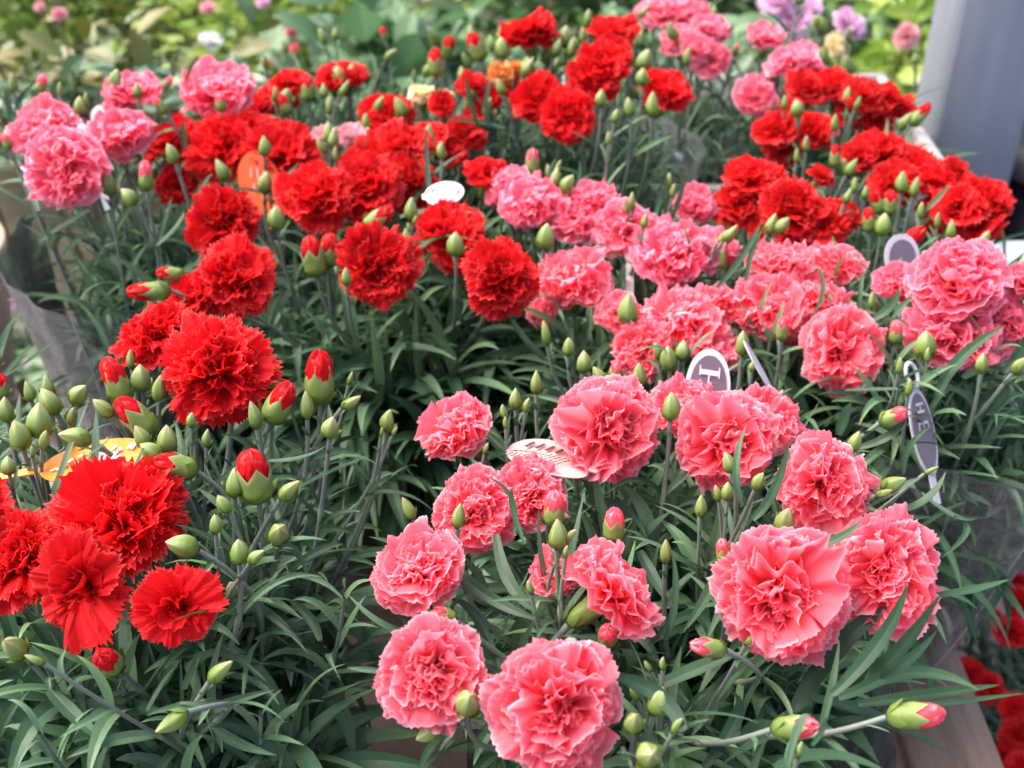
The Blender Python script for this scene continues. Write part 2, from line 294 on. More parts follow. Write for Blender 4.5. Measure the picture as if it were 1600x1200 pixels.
def bloom(seed, kind, hi=True, loose=False):
    rng = np.random.default_rng(seed); A = Acc(); nu, nv = (45, 12) if hi else (23, 8)
    tooth = (0.036 if loose else 0.044) if kind == 'red' else 0.014; ruf = 0.13 if kind == 'red' else 0.16
    if loose: rings = [(5, 6, 1.18, 37, 0.75), (5, 26, 1.02, 36, 1.0), (5, 50, 0.80, 38, 1.3), (6, 70, 0.62, 40, 1.6), (6, 84, 0.55, 40, 1.8)]
    elif kind == 'red': rings = [(7, -12, 1.12, 42, 0.85), (7, 6, 1.13, 42, 0.95), (7, 22, 1.10, 42, 1.05), (7, 42, 1.02, 42, 1.15), (5, 58, 0.95, 42, 1.3)]
    else: rings = [(7, -14, 1.12, 46, 0.95), (7, 4, 1.13, 46, 1.05), (7, 20, 1.12, 46, 1.15), (7, 36, 1.08, 46, 1.25), (6, 50, 1.0, 46, 1.3)]
    off = rng.random() * 6.28; pa, pb = rng.random(2) * 6.28
    for ri, (n, e, L, an, rf) in enumerate(rings):
        for k in range(n):
            ph = off + ri * 0.37 + (k + rng.uniform(-.3, .3)) / n * 6.283
            petal(A, rng, ph, e + rng.normal(0, 6 + 2 * ri) + 9 * math.sin(ph + pa), L * rng.uniform(.84, 1.10) * (1 + .07 * math.sin(ph + pb) + .05 * math.sin(3 * ph + pa)), rad(an * rng.uniform(.78, 1.12)),
                  ruf * rf * rng.uniform(.75, 1.3), rng.uniform(2.4, 4.2) if kind == 'red' else rng.uniform(2.0, 3.6), tooth, nu, nv, z0=-0.45, r0=0.05, tipdrop=rng.uniform(0, 26), skew=rng.normal(0, .12))
    if not loose:   # crowded heart: several small whorls pressed side by side
        nc = rng.integers(3, 5)
        for q in range(nc):
            a = q / nc * 6.283 + rng.uniform(-.4, .4); cr = rng.uniform(.20, .38)
            for k in range(6):
                petal(A, rng, rng.random() * 6.283, rng.uniform(46, 88), rng.uniform(.74, 1.0), rad(rng.uniform(36, 50)), ruf * rng.uniform(.9, 1.6), rng.uniform(1.8, 3.4), tooth, nu, nv, z0=-0.40, r0=0.03,
                      tipdrop=rng.uniform(-5, 40), skew=rng.normal(0, .15), cx=cr * math.cos(a), cy=cr * math.sin(a))
        for k in range(5):
            petal(A, rng, rng.random() * 6.283, rng.uniform(75, 100), rng.uniform(.6, .8), rad(44), ruf * 1.4, rng.uniform(1.8, 3), tooth, nu, nv, z0=-0.38, r0=0.0, tipdrop=rng.uniform(-10, 40), skew=rng.normal(0, .2))
    V = np.concatenate(A.V)
    V[:, 0] += 0.05 * np.sin(2.1 * V[:, 1] + off) ; V[:, 2] += 0.06 * np.sin(2.3 * V[:, 0] + 1.7 * V[:, 1] + off)
    rr = np.percentile(np.hypot(V[:, 0], V[:, 1]), 98.5); V /= rr; V[:, 2] *= (.95 if loose else .88)
    A.V = [V]; return A
def half_bloom(seed, kind):
    rng = np.random.default_rng(seed); A = Acc(); tooth = 0.05 if kind == 'red' else 0.02
    for ri, (n, e, L) in enumerate([(6, 62, 0.75), (6, 74, 0.72), (6, 84, 0.66)]):
        for k in range(n):
            petal(A, rng, ri * .5 + (k + rng.uniform(-.2, .2)) / n * 6.283, e + rng.normal(0, 5), L, rad(38), 0.10, rng.uniform(2, 3.5), tooth, 29, 9, z0=-0.15, r0=0.10, tipdrop=-20)
    return A
def calyx_acc(seed, L=1.0, top=0.30, teeth=0.12, bottom=-1.25):
    """tube of joined sepals with five teeth, unit = bloom radius, top at z=-0.22"""
    rng = np.random.default_rng(seed); A = Acc(); n, m = 40, 12; th = np.arange(n) / n * 2 * np.pi
    t = np.linspace(0, 1, m); r = np.interp(t, [0, .06, .2, .55, .85, 1], [.08, .17, .225, .26, top * .95, top * 1.06])
    tri = np.abs(((th * 5 / (2 * np.pi)) % 1) - 0.5) * 2
    V = np.zeros((m, n, 3)); Z = bottom + (-0.22 - bottom) * t
    for k in range(m):
        rr = r[k] * (1 + 0.03 * np.cos(5 * th + np.pi))
        z = Z[k] + (tri - 0.5) * 2 * teeth * max(0, (t[k] - .6) / .4)
        V[k] = np.stack([rr * np.cos(th), rr * np.sin(th), z * np.ones(n)], -1)
    T = (0.2 + 0.55 * t)[:, None] * np.ones((1, n)); A.add(V, grid_faces(m, n, True), T)
    bracts(A, [(.08, bottom), (.17, bottom + .06), (.235, bottom + .22), (.255, bottom + .42)], rng)
    return A
def bracts(A, prof, rng, k0=4):
    P = np.array(prof)
    for k in range(k0):
        ph = k / k0 * 6.283 + 0.3; s = np.linspace(0, 1, 6); r = np.interp(s, np.linspace(0, 1, len(P)), P[:, 0]) * 1.07 + 0.006; z = np.interp(s, np.linspace(0, 1, len(P)), P[:, 1])
        r = r * np.array([1, 1, 1.03, 1.06, 1.16, 1.34]); wv = 0.72 * np.array([1, 1, .85, .6, .3, .02]); V = []
        for i in range(6):
            for q in (-1, -.5, 0, .5, 1): a = ph + q * wv[i]; V.append((r[i] * math.cos(a), r[i] * math.sin(a), z[i]))
        A.add(V, grid_faces(6, 5), np.repeat(np.linspace(.15, .4, 6), 5))
def bud_acc(seed, kind='round'):
    """closed bud, unit length, base at origin, axis +Z"""
    rng = np.random.default_rng(seed); A = Acc(); n, m = 30, 16; th = np.arange(n) / n * 2 * np.pi; t = np.linspace(0, 1, m) ** .9
    R = {'round': [.08, .21, .31, .335, .30, .205, .10, .05, .004], 'point': [.07, .18, .265, .28, .235, .15, .075, .04, .004], 'slim': [.06, .15, .20, .215, .19, .135, .075, .04, .004]}[kind]
    r = np.interp(t, [0, .07, .22, .42, .6, .78, .9, .96, 1], R); V = np.zeros((m, n, 3)); ph = rng.random() * 6
    for k in range(m):
        f = 1 + (0.03 + 0.10 * t[k] ** 3) * np.cos(5 * th + ph + 1.2 * t[k]) + 0.03 * np.cos(2 * th + ph)
        V[k] = np.stack([r[k] * f * np.cos(th), r[k] * f * np.sin(th), t[k] * np.ones(n)], -1)
    V[:, :, 0] += 0.05 * np.sin(3 * t)[:, None]
    T = np.interp(t, [0, .3, .8, 1], [.15, .5, .75, 1.0])[:, None] * np.ones((1, n)) + 0.06 * np.cos(5 * th + ph)[None]
    T += 0.22 * np.maximum(0, np.cos(5 * th + ph + 1.2 * t[:, None])) ** 6 * t[:, None] - .06 * np.cos(15 * th)[None]
    A.add(V, grid_faces(m, n, True), T); bracts(A, [(R[0], 0), (R[1], .07), (R[2], .22), (R[3] * .98, .38)], rng)
    return A
def cup_acc(seed, openy=0.0):
    rng = np.random.default_rng(seed); A = Acc(); n, m = 50, 14; th = np.arange(n) / n * 2 * np.pi; t = np.linspace(0, 1, m)
    r = np.interp(t, [0, .1, .35, .65, .85, 1], [.07, .19, .27, .275, .255 + openy, .225 + openy * 1.6]); tri = 1 - np.abs(((th * 5 / (2 * np.pi)) % 1) - 0.5) * 2
    amp = np.repeat(rng.uniform(.8, 1.25, 5), 10); V = np.zeros((m, n, 3))
    for k in range(m):
        z = t[k] * 0.56 + (tri * amp - .25) * .24 * max(0, (t[k] - .45) / .55)
        V[k] = np.stack([r[k] * np.cos(th), r[k] * np.sin(th), z], -1)
    T = np.interp(t, [0, .4, .9, 1], [.15, .5, .72, .98])[:, None] * np.ones((1, n)); A.add(V, grid_faces(m, n, True), T)
    bracts(A, [(.07, 0), (.19, .06), (.265, .2), (.28, .34)], rng); return A
def core_acc(seed):
    rng = np.random.default_rng(seed); A = Acc(); n, m = 60, 18; th = np.arange(n) / n * 2 * np.pi; t = np.linspace(0, 1, m); ph = rng.random() * 6
    r = np.interp(t, [0, .3, .6, .78, .9, .97, 1], [.20, .235, .235, .20, .15, .09, .02]); V = np.zeros((m, n, 3))
    for k in range(m):
        f = 1 + .09 * np.sin(5 * th + 3.2 * t[k] + ph) + .06 * t[k] * np.sin(11 * th - 5 * t[k] + ph) + .05 * t[k] * np.sin(3 * th + 2 * ph)
        z = .30 + .68 * t[k] + .05 * t[k] * np.sin(4 * th + 3 * ph) * (t[k] > .5) + rng.normal(0, .012, n) * (t[k] > .8)
        V[k] = np.stack([r[k] * f * np.cos(th), r[k] * f * np.sin(th), z * np.ones(n)], -1)
    A.add(V, grid_faces(m, n, True), (0.25 + 0.6 * t)[:, None] + .25 * np.sin(5 * th + ph)[None] * np.ones((m, 1)))
    for k in range(5):   # wrapped petal flaps at the tip
        s = np.linspace(0, 1, 7); a0 = ph + k * 1.2566; q = np.linspace(-.75, .75, 15)
        V = []
        for i in range(7):
            rr = np.interp(s[i], [0, .5, 1], [.24, .245, .17 + .03 * (k % 2)]); zz = .42 + .46 * s[i] + (0.02 * np.where(np.arange(15) % 2 == 0, -1, 1) if i == 6 else 0) - .12 * q ** 2 * s[i]
            a = a0 + q + .5 * s[i]; rr2 = rr + .02 * q
            V.append(np.stack([rr2 * np.cos(a), rr2 * np.sin(a), zz * np.ones(15)], -1))
        A.add(np.array(V), grid_faces(7, 15), np.repeat(.5 + .5 * s, 15))
    return A
BL = {}
for kd in ('red', 'pink'):
    BL[kd] = dict(hi=[bloom(s, kd).mesh('petals', M[kd]) for s in range(11, 17)], lo=[bloom(s, kd, hi=False).mesh('petals', M[kd]) for s in range(31, 35)],
                  loose=[bloom(s, kd, loose=True).mesh('petals', M[kd]) for s in (51, 52)], half=[half_bloom(s, kd).mesh('petals', M[kd]) for s in (61, 62)],
                  core=[core_acc(s).mesh('bud_petals', M[kd]) for s in (71, 72, 73)])
BL['candy'] = {}
for k, lst in BL['pink'].items():
    BL['candy'][k] = []
    for me in lst:
        m2 = me.copy(); m2.materials[0] = M['candy']; BL['candy'][k].append(m2)
for kd, src in (('yellow', 'pink'), ('orange', 'pink'), ('rose', 'pink'), ('white', 'pink'), ('palepink', 'pink')):
    d = dict(lo=[])
    for me in BL[src]['lo'][:2]:
        m2 = me.copy(); m2.materials[0] = M[kd]; d['lo'].append(m2)
    d['core'] = []
    for me in BL[src]['core'][:1]:
        m2 = me.copy(); m2.materials[0] = M[kd]; d['core'].append(m2)
    BL[kd] = d
CALYX = [calyx_acc(s).mesh('calyx', M['bud']) for s in (1, 2)]
BUD = {k: [bud_acc(s, k).mesh('bud', M['bud']) for s in (3, 4)] for k in ('round', 'point', 'slim')}
CUP = [cup_acc(5, 0.0).mesh('bud', M['bud']), cup_acc(6, 0.035).mesh('bud', M['bud'])]

def frame(n, spin):
    n = Vector(n).normalized(); q = n.to_track_quat('Z', 'Y'); return (q.to_matrix().to_4x4()) @ Matrix.Rotation(spin, 4, 'Z')
def place(o, parent, pos, axis, scale, spin, sx=1.0):
    S3 = Matrix.Diagonal((scale * sx, scale * sx, scale, 1.0)); loc = Vector(pos) - parent.location; Mx = Matrix.Translation(loc) @ frame(axis, spin) @ S3
    o.parent = parent; o.matrix_basis = Mx
    return Matrix.Translation(Vector(pos)) @ frame(axis, spin) @ S3
def sub(o, parent, wmat):
    """attach a mesh made in world space to a placed part"""
    o.parent = parent; o.matrix_parent_inverse = wmat.inverted()
def stem_curve(p0, axis, root, rng, sag=0.0):
    p0 = np.array(p0, float); r = np.array(root, float); d = np.linalg.norm(p0 - r)
    p1 = p0 - np.array(axis) * min(0.35 * d, 0.06) + np.array([0, 0, -.35 * d * .3]); out = (p0 - r) * [1, 1, 0] * 0.35
    p2 = r + np.array([0, 0, d * 0.45]) + out + rng.normal(0, .006, 3)
    t = np.linspace(0, 1, 16)[:, None]
    return (1 - t) ** 3 * p0 + 3 * (1 - t) ** 2 * t * p1 + 3 * (1 - t) * t * t * p2 + t ** 3 * r

PLANTS = {}
class Plant:
    def __init__(s, key, root, label, seed, group='potted carnations on the display table', zpot=0.52, name='potted_carnation', cat='potted flower', pot='pot', pr=0.062, ph=0.10, petals='red'):
        s.key = key; s.rng = np.random.default_rng(seed); s.root = np.array([root[0], root[1], zpot]); s.ztop = zpot + ph; s.petals = petals
        s.e = empty(name, s.root, label, cat, group); s.fol = Acc(); s.nb = 0; s.pr = pr
        A = Acc(); lathe(A, [(pr * .70, 0.001), (pr * .72, .0), (pr * .93, ph * .82), (pr * 1.0, ph * .83), (pr * 1.03, ph), (pr * .97, ph), (pr * .94, ph * .88)], 36, (0, 0, 0))
        lathe(A, [(0.001, 0.003), (pr * .7, 0.003)], 36)
        o = link('pot', A.mesh('pot', M[pot]), s.e)
        A = Acc(); lathe(A, [(0.001, ph * .90), (pr * .5, ph * .9), (pr * .94, ph * .885)], 28); link('soil', A.mesh('soil', M['soil']), s.e)
        PLANTS[key] = s
    def stem(s, base, axis, par, wm, r=0.0017, leaves=True):
        a = s.rng.random() * 6.28; rr = s.pr * .7 * s.rng.random() ** .5
        root = np.array([s.root[0] + rr * math.cos(a), s.root[1] + rr * math.sin(a), s.ztop - .012])
        P = stem_curve(base, axis, root, s.rng); seg = np.concatenate([[0], np.cumsum(np.linalg.norm(np.diff(P, axis=0), axis=1))])
        m = 34; q = np.linspace(0, seg[-1], m); Q = np.stack([np.interp(q, seg, P[:, i]) for i in range(3)], 1)
        nodes = np.arange(0.028 + s.rng.random() * .02, seg[-1] - .01, .043); R = np.full(m, r); T = np.full(m, .3 + .3 * s.rng.random())
        for nd in nodes:
            g = np.exp(-((q - nd) / .003) ** 2); R += r * .55 * g; T += .5 * g
        A = Acc(); tube(A, Q, R, 8, T); o = link('stem', A.mesh('stem', M['stem'])); sub(o, par, wm)
        if leaves:
            Bs, Ds, Ls, Ws = [], [], [], []
            ph = s.rng.random() * 3
            for sg in (-1, 1):
                t = norm(Q[0] - Q[2]); a1 = norm(np.cross(t, [0.3, .2, 1.0])); Bs.append(Q[1] * .6 + Q[2] * .4); Ds.append(t * .9 + sg * a1 * .7); Ls.append(s.rng.uniform(.008, .02)); Ws.append(s.rng.uniform(.0018, .003))
            for i, nd in enumerate(nodes[:4]):
                k = min(m - 2, max(1, int(np.searchsorted(q, nd)))); t = norm(Q[k - 1] - Q[k + 1]); a1 = norm(np.cross(t, [0.2, .3, 1.0])); b1 = np.cross(t, a1); an = ph + i * 1.57
                sd = a1 * math.cos(an) + b1 * math.sin(an)
                for sg in (-1, 1):
                    Bs.append(Q[k]); Ds.append(t * .75 + sg * sd * .75); Ls.append(s.rng.uniform(.028, .052) + .010 * i); Ws.append(s.rng.uniform(.0034, .0055) + .0007 * i)
            if Bs: leaf_batch(s.fol, Bs, Ds, Ls, Ws, s.rng.uniform(.2, 1.6, len(Bs)), s.rng.normal(0, .5, len(Bs)), s.rng, S=8)
    def flower(s, px, py, dpx, nx, ny, h, kind=None, lod='hi'):
        kd = kind or s.petals; rng = s.rng
        if .3 <= ny <= .7: ny = ny + .22 if kd != 'red' else ny + .12
        p = at_h(px, py, h); d = depth(p); R = dpx * .47 * d / FPX; ax = view_vec(nx, ny)
        p = p - ax * R * 0.12
        S = BL[kd]; me = S.get(lod, S['lo']); me = me[rng.integers(len(me))]
        o = link('flower', me); sp = rng.random() * 6.28; wm = place(o, s.e, p, ax, R, sp)
        cs = 0.026 / R * .85 if R > .02 else 1.0
        c = link('calyx', CALYX[rng.integers(2)]); c.parent = o; c.scale = (min(1.1, cs * .95),) * 2 + (min(1.0, cs),)
        base = p - ax * R * 1.25 * min(1.0, cs); s.stem(base, ax, o, wm, r=.0019 if R > .022 else .0015)
        return o
    def bud(s, px, py, lpx, ang, typ='g', h=.4, toward=.3, kind=None):
        rng = s.rng; kd = kind or s.petals; p = at_h(px, py, h); d = depth(p); L = lpx * d / FPX / max(.78, math.cos(toward))
        L = max(L * .90, .006)
        a = rad(ang); ax = view_vec(math.sin(a) * math.cos(toward), math.cos(a) * math.cos(toward)); base = p - ax * L * .5
        if typ == 'r':
            L *= 1.05; o = link('bud', CUP[rng.integers(2)]); wm = place(o, s.e, base, ax, L, rng.random() * 6, rng.uniform(.85, 1.08))
            c = link('petals', BL[kd]['core'][rng.integers(len(BL[kd]['core']))]); c.parent = o
        else:
            if typ == 'g': typ = ['round', 'point', 'point'][rng.integers(3)]
            if typ == 's': typ = 'slim'
            o = link('bud', BUD[typ][rng.integers(2)]); wm = place(o, s.e, base, ax, L * rng.uniform(.92, 1.12), rng.random() * 6, rng.uniform(.78, 1.12))
        s.stem(base, ax, o, wm, r=.00135 if L > .012 else .001)
        return o
    def foliage(s, n, R, ztop, low=.05, leafL=(.06, .105), leafW=(.0045, .0078), cx=0, cy=0, tint=(0, .9), S=9, squash=1.0):
        rng = s.rng; Bs, Ds, Ls, Ws, Ts = [], [], [], [], []; st = Acc(); root0 = s.root
        for i in range(n):
            a = rng.random() * 6.283; rr = R * math.sqrt(rng.random()); tip = np.array([root0[0] + cx + rr * math.cos(a), root0[1] + cy + rr * math.sin(a) * squash, ztop - rng.uniform(0, low) - 0.35 * low * (rr / R) ** 2 * 2])
            b = np.array([root0[0] + s.pr * .8 * (rr / R) * math.cos(a), root0[1] + s.pr * .8 * (rr / R) * math.sin(a), s.ztop - .01])
            mid = (tip + b) / 2 + np.array([math.cos(a), math.sin(a), 0]) * rr * .18; t = np.linspace(0, 1, 9)[:, None]
            Q = (1 - t) ** 2 * b + 2 * t * (1 - t) * mid + t * t * tip; tube(st, Q, np.linspace(.0019, .0010, 9), 5, .25 + .4 * rng.random())
            ln = np.linalg.norm(tip - b); k = max(4, int(ln / .019)); ph = rng.random() * 3.1; tb = rng.uniform(*tint)
            for j in range(k):
                f = (j + .6) / k; i0 = min(7, int(f * 8)); p = Q[i0] * (1 - (f * 8 - i0)) + Q[i0 + 1] * (f * 8 - i0); tg = norm(Q[i0 + 1] - Q[i0])
                a1 = norm(np.cross(tg, [.31, .1, .9])); b1 = np.cross(tg, a1); an = ph + j * 1.57 + rng.normal(0, .25); sd = a1 * math.cos(an) + b1 * math.sin(an)
                spread = np.interp(f, [0, .8, 1], [1.0, .75, .3])
                for sg in (-1, 1):
                    Bs.append(p); Ds.append(tg * .85 + sg * sd * spread * rng.uniform(.75, 1.2)); Ls.append(rng.uniform(*leafL) * np.interp(f, [0, .3, .8, 1], [.8, 1.1, 1, .55])); Ws.append(rng.uniform(*leafW) * np.interp(f, [0, .8, 1], [1, 1, .6])); Ts.append(np.clip(tb + rng.normal(0, .12) + (.22 if f > .85 else 0), 0, 1))
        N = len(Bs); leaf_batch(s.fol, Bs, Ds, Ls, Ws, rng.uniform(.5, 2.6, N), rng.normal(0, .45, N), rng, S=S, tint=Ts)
        link('shoots', st.mesh('shoots', M['stem'], s.root), s.e)
    def hand(s, pts, wpx, h0, h1, tint=.5):
        hs = np.linspace(h0, h1, len(pts)); P = [at_h(x, y, h) for (x, y), h in zip(pts, hs)]; d = depth(P[len(P) // 2])
        path_leaf(s.fol, P, wpx * d / FPX * .8, fold=.18, tint=tint * .42)
    def sleeve(s, r1, z1, r0=None, z0=None, seed=0, cut=0.0):
        rng = np.random.default_rng(seed); A = Acc(); n, m = 72, 14; th = np.arange(n + 1) / n * 6.283; r0 = r0 or s.pr * 1.06; z0 = s.root[2] + .003 if z0 is None else z0
        t = np.linspace(0, 1, m); V = []; p = rng.random(4) * 6
        for k in range(m):
            r = r0 + (r1 - r0) * t[k] ** .85; f = 1 + (.045 * np.sin(3 * th + p[0]) + .03 * np.sin(7 * th + p[1]) + .012 * np.sin(17 * th + p[2])) * t[k] ** .6
            z = z0 + (z1 - z0) * t[k] * (1 + cut * np.sin(th * 2 + p[3]) * .1)
            V.append(np.stack([s.root[0] + r * f * np.cos(th), s.root[1] + r * f * np.sin(th), z * np.ones(n + 1)], -1))
        V = np.array(V); A.add(V, grid_faces(m, n + 1)); o = link('plastic_sleeve', A.mesh('plastic_sleeve', M['film'], s.root), s.e)
        A = Acc()
        q = int(n * .78) + rng.integers(-4, 5); tube(A, V[:, q], .0005, 5)
        e = link('seam', A.mesh('seam', M['filmedge'], s.root)); e.parent = o
    def finish(s):
        link('foliage', s.fol.mesh('foliage', M['leaf'], s.root), s.e)

# ------------------------------------------------------------ the setting
A = Acc(); A.add([(-60, -40, 0), (60, -40, 0), (60, 80, 0), (-60, 80, 0)], [(0, 1, 2, 3)]); tag(link('ground', A.mesh('ground', M['earth'])), kind='structure')
A = Acc(); A.add([(-4, -3, .004), (4, -3, .004), (4, 2.0, .004), (-4, 2.0, .004)], [(0, 1, 2, 3)]); tag(link('pavement', A.mesh('pavement', M['paving'])), kind='structure')

t = empty('display_table', (-.03, .7, 0), 'long slatted wooden table carrying the carnation pots', 'table')
org = (-.03, .7, 0); x = -.415; k = 0
while x < .30:
    A = Acc(); jit = (k * 37 % 5) * .0006; box(A, x, x + .068, .05, 1.42, .498 + jit, .519 + jit * .3, .0015); link('slat', A.mesh('slat', M['wood'], org), t); x += .0786; k += 1
for y in (.16, .72, 1.3):
    A = Acc(); box(A, -.41, .355, y, y + .06, .44, .4975, .002); link('crossbar', A.mesh('crossbar', M['darkwood'], org), t)
for lx in (-.40, .30):
    for ly in (.222, 1.24):
        A = Acc(); box(A, lx, lx + .05, ly, ly + .05, 0.006, .4975, .002); link('leg', A.mesh('leg', M['darkwood'], org), t)

t = empty('steel_post', (.563, 1.40, 0), 'blue grey painted square steel post behind the red carnations', 'post')
A = Acc(); box(A, .513, .613, 1.35, 1.45, .012, 2.7, .004)
link('shaft', A.mesh('shaft', M['post'], (.563, 1.40, 0)), t)
A = Acc(); box(A, .46, .666, 1.297, 1.503, .005, .0115); link('base_plate', A.mesh('base_plate', M['post'], (.563, 1.40, 0)), t)

t = empty('wooden_crate', (.24, 1.2, .52), 'low grey wooden crate around the pots at the back of the table', 'crate'); org = (.24, 1.2, .5205)
for nm, b in (('side_board', (.06, .44, 1.055, 1.067)), ('side_board', (.06, .44, 1.355, 1.367)), ('side_board', (.06, .072, 1.0675, 1.3545)), ('side_board', (.428, .44, 1.0675, 1.3545))):
    A = Acc(); box(A, b[0], b[1], b[2], b[3], .5205, .60, .001); link('side_board', A.mesh('side_board', M['greywood'], org), t)
    A = Acc(); box(A, b[0], b[1], b[2], b[3], .615, .742, .001); link('side_board', A.mesh('side_board', M['greywood'], org), t)
for px_, py_ in ((.0725, 1.0675), (.4095, 1.0675), (.0725, 1.3365), (.4095, 1.3365)):
    A = Acc(); box(A, px_, px_ + .018, py_, py_ + .018, .5205, .736, .001); link('corner_block', A.mesh('corner_block', M['greywood'], org), t)

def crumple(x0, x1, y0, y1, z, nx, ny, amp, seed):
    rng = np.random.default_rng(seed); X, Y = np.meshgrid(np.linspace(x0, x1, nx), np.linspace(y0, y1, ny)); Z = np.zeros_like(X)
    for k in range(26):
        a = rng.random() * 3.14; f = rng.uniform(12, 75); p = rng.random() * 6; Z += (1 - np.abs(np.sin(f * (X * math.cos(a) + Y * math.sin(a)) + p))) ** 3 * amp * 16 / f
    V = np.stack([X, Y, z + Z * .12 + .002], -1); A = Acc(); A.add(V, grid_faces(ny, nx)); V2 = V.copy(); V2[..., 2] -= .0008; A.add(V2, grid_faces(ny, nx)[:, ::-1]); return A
M['paper'] = plain_mat('shade_darkened_brown_paper', (0.030, 0.021, 0.020), (0.055, 0.040, 0.037), scale=20, rough=0.9, bump=.15, spec=.1)  # brown paper; its dark tone also stands in for shade between the pots
t = tag(link('shade_tone_paper', crumple(-.40, .255, .06, .98, .522, 150, 200, .012, 5).mesh('shade_tone_paper', M['paper']), None), 'crumpled brown paper, darkened to carry shade between the pots, spread on the table', 'wrapping paper')

# ------------------------------------------------------------ potted carnations
P = Plant
def auto_buds(s, n, R, z, cx=0, cy=0, lo=.011, hi=.021, open_p=.15, up=.8):
    for i in range(n):
        a = s.rng.random() * 6.28; r = R * s.rng.random() ** .5; p = np.array([s.root[0] + cx + r * math.cos(a), s.root[1] + cy + r * math.sin(a), z + s.rng.uniform(-.03, .012)])
        v = p - CP; dd = depth(p); px = 800 + FPX * np.dot(v, CR) / dd; py = 600 - FPX * np.dot(v, CU) / dd
        s.bud(px, py, s.rng.uniform(lo, hi) * FPX / dd, s.rng.normal(0, 28), 'r' if s.rng.random() < open_p else ('g' if s.rng.random() < .6 else 's'), h=CAMZ - p[2], toward=s.rng.uniform(.1, .7))

# front left, red, full of buds
s = a = P('A', (-.20, .47), 'red carnation pot crowded with green buds, nearest on the left', 1)
for f in [(192, 798, 212, .0, .58, .405), (122, 915, 172, -.1, .12, .405, None, 'loose'), (25, 872, 165, -.25, .3, .42), (275, 948, 134, .05, .15, .41, None, 'loose'), (335, 576, 176, .04, .12, .385), (238, 522, 130, -.3, .72, .39), (-60, 800, 150, -.2, .5, .41)]: a.flower(*f)
for b in [(182, 597, 78, -18, 'r'), (221, 589, 52, 0, 'round'), (250, 607, 50, 10, 'g'), (214, 653, 80, -42, 'r'), (260, 687, 50, 5, 'round'), (219, 682, 42, -20, 'g'), (235, 706, 38, -50, 'g'), (324, 683, 36, 10, 'point'),
          (29, 679, 56, -10, 'round'), (62, 659, 58, 5, 'round'), (78, 628, 48, -25, 'round'), (69, 686, 36, 20, 'g'), (13, 727, 34, 0, 'round'), (118, 685, 52, -75, 'g'), (73, 604, 40, 0, 'g'), (44, 610, 38, -10, 'g'), (125, 616, 44, 40, 'g'),
          (159, 636, 46, -45, 'g'), (277, 728, 68, -72, 'r'), (436, 631, 76, 30, 'r'), (499, 592, 88, 2, 'r'), (427, 592, 44, 5, 'r'), (479, 634, 46, 0, 'g'), (518, 667, 42, 12, 'round'), (396, 648, 50, -10, 'g'), (398, 747, 90, -6, 'r'), (366, 752, 58, 4, 'g'),
          (454, 765, 52, 48, 'g'), (336, 818, 36, 0, 'g'), (349, 787, 36, -30, 'g'), (549, 628, 40, 58, 'g'), (286, 854, 52, -72, 'round'), (373, 861, 46, 0, 'round'), (400, 871, 32, 50, 'g'), (435, 834, 46, 25, 'round', .41, 1.0), (364, 918, 33, 0, 'round', .42, 1.0),
          (192, 940, 42, -70, 'g', .43, -.3), (22, 1012, 50, -20, 'round', .42, .9), (54, 1030, 35, -60, 's'), (169, 1033, 62, -10, 'r', .43, 1.1), (344, 1050, 54, 48, 'g', .43), (270, 1127, 54, -120, 'point', .43), (607, 658, 38, 12, 'point', .42), (596, 674, 18, 10, 's', .42), (617, 674, 16, 30, 's', .42),
          (2, 604, 40, 0, 'r'), (140, 722, 30, 0, 's'), (50, 705, 20, 0, 's'), (300, 655, 30, 8, 'g'), (205, 560, 36, 0, 'g'), (112, 650, 30, 20, 's'), (10, 640, 44, 0, 'g'), (548, 590, 26, 20, 's', .41)]:
    a.bud(*b[:5], h=b[5] if len(b) > 5 else .395, toward=b[6] if len(b) > 6 else .3)
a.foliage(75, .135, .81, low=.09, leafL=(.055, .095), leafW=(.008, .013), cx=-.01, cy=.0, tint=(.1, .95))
for pts, wd, h0, h1 in [([(356, 985), (405, 952), (482, 1022)], 22, .45, .46), ([(288, 1078), (335, 1020), (418, 1066)], 19, .45, .46), ([(72, 1072), (118, 1120), (170, 1166)], 30, .46, .46), ([(200, 1080), (110, 1110), (18, 1140)], 24, .47, .48),
                        ([(425, 845), (462, 862), (480, 900)], 16, .42, .44), ([(452, 893), (495, 862), (536, 850)], 17, .44, .43), ([(450, 1010), (530, 1040), (585, 1156)], 22, .47, .58), ([(400, 1000), (470, 975), (560, 960)], 18, .46, .48),
                        ([(350, 900), (300, 1010), (330, 1120)], 20, .47, .5), ([(80, 800), (95, 740), (140, 620)], 16, .42, .385), ([(146, 738), (150, 690), (150, 640)], 17, .405, .385),
                        ([(120, 720), (155, 700), (178, 676)], 9, .395, .39), ([(225, 700), (212, 726), (195, 760)], 10, .39, .40), ([(230, 1110), (260, 1060), (280, 1040)], 14, .45, .43), ([(430, 1190), (400, 1150), (330, 1130)], 24, .5, .48),
                        ([(500, 1000), (480, 960), (440, 930)], 20, .47, .46), ([(300, 1180), (240, 1130), (215, 1140)], 26, .5, .49), ([(510, 1060), (530, 1090), (480, 1180)], 20, .5, .54), ([(60, 1190), (30, 1120), (-20, 1090)], 26, .5, .48),
                        ([(470, 760), (520, 735), (580, 712)], 12, .42, .42), ([(420, 720), (470, 715), (510, 696)], 12, .41, .405), ([(230, 640), (300, 610), (320, 640)], 9, .40, .40)]:
    a.hand(pts, wd, h0, h1, tint=s.rng.uniform(.35, .75))
a.foliage(16, .13, .835, low=.035, leafL=(.028, .05), leafW=(.0035, .006), tint=(.3, .95))
a.finish()

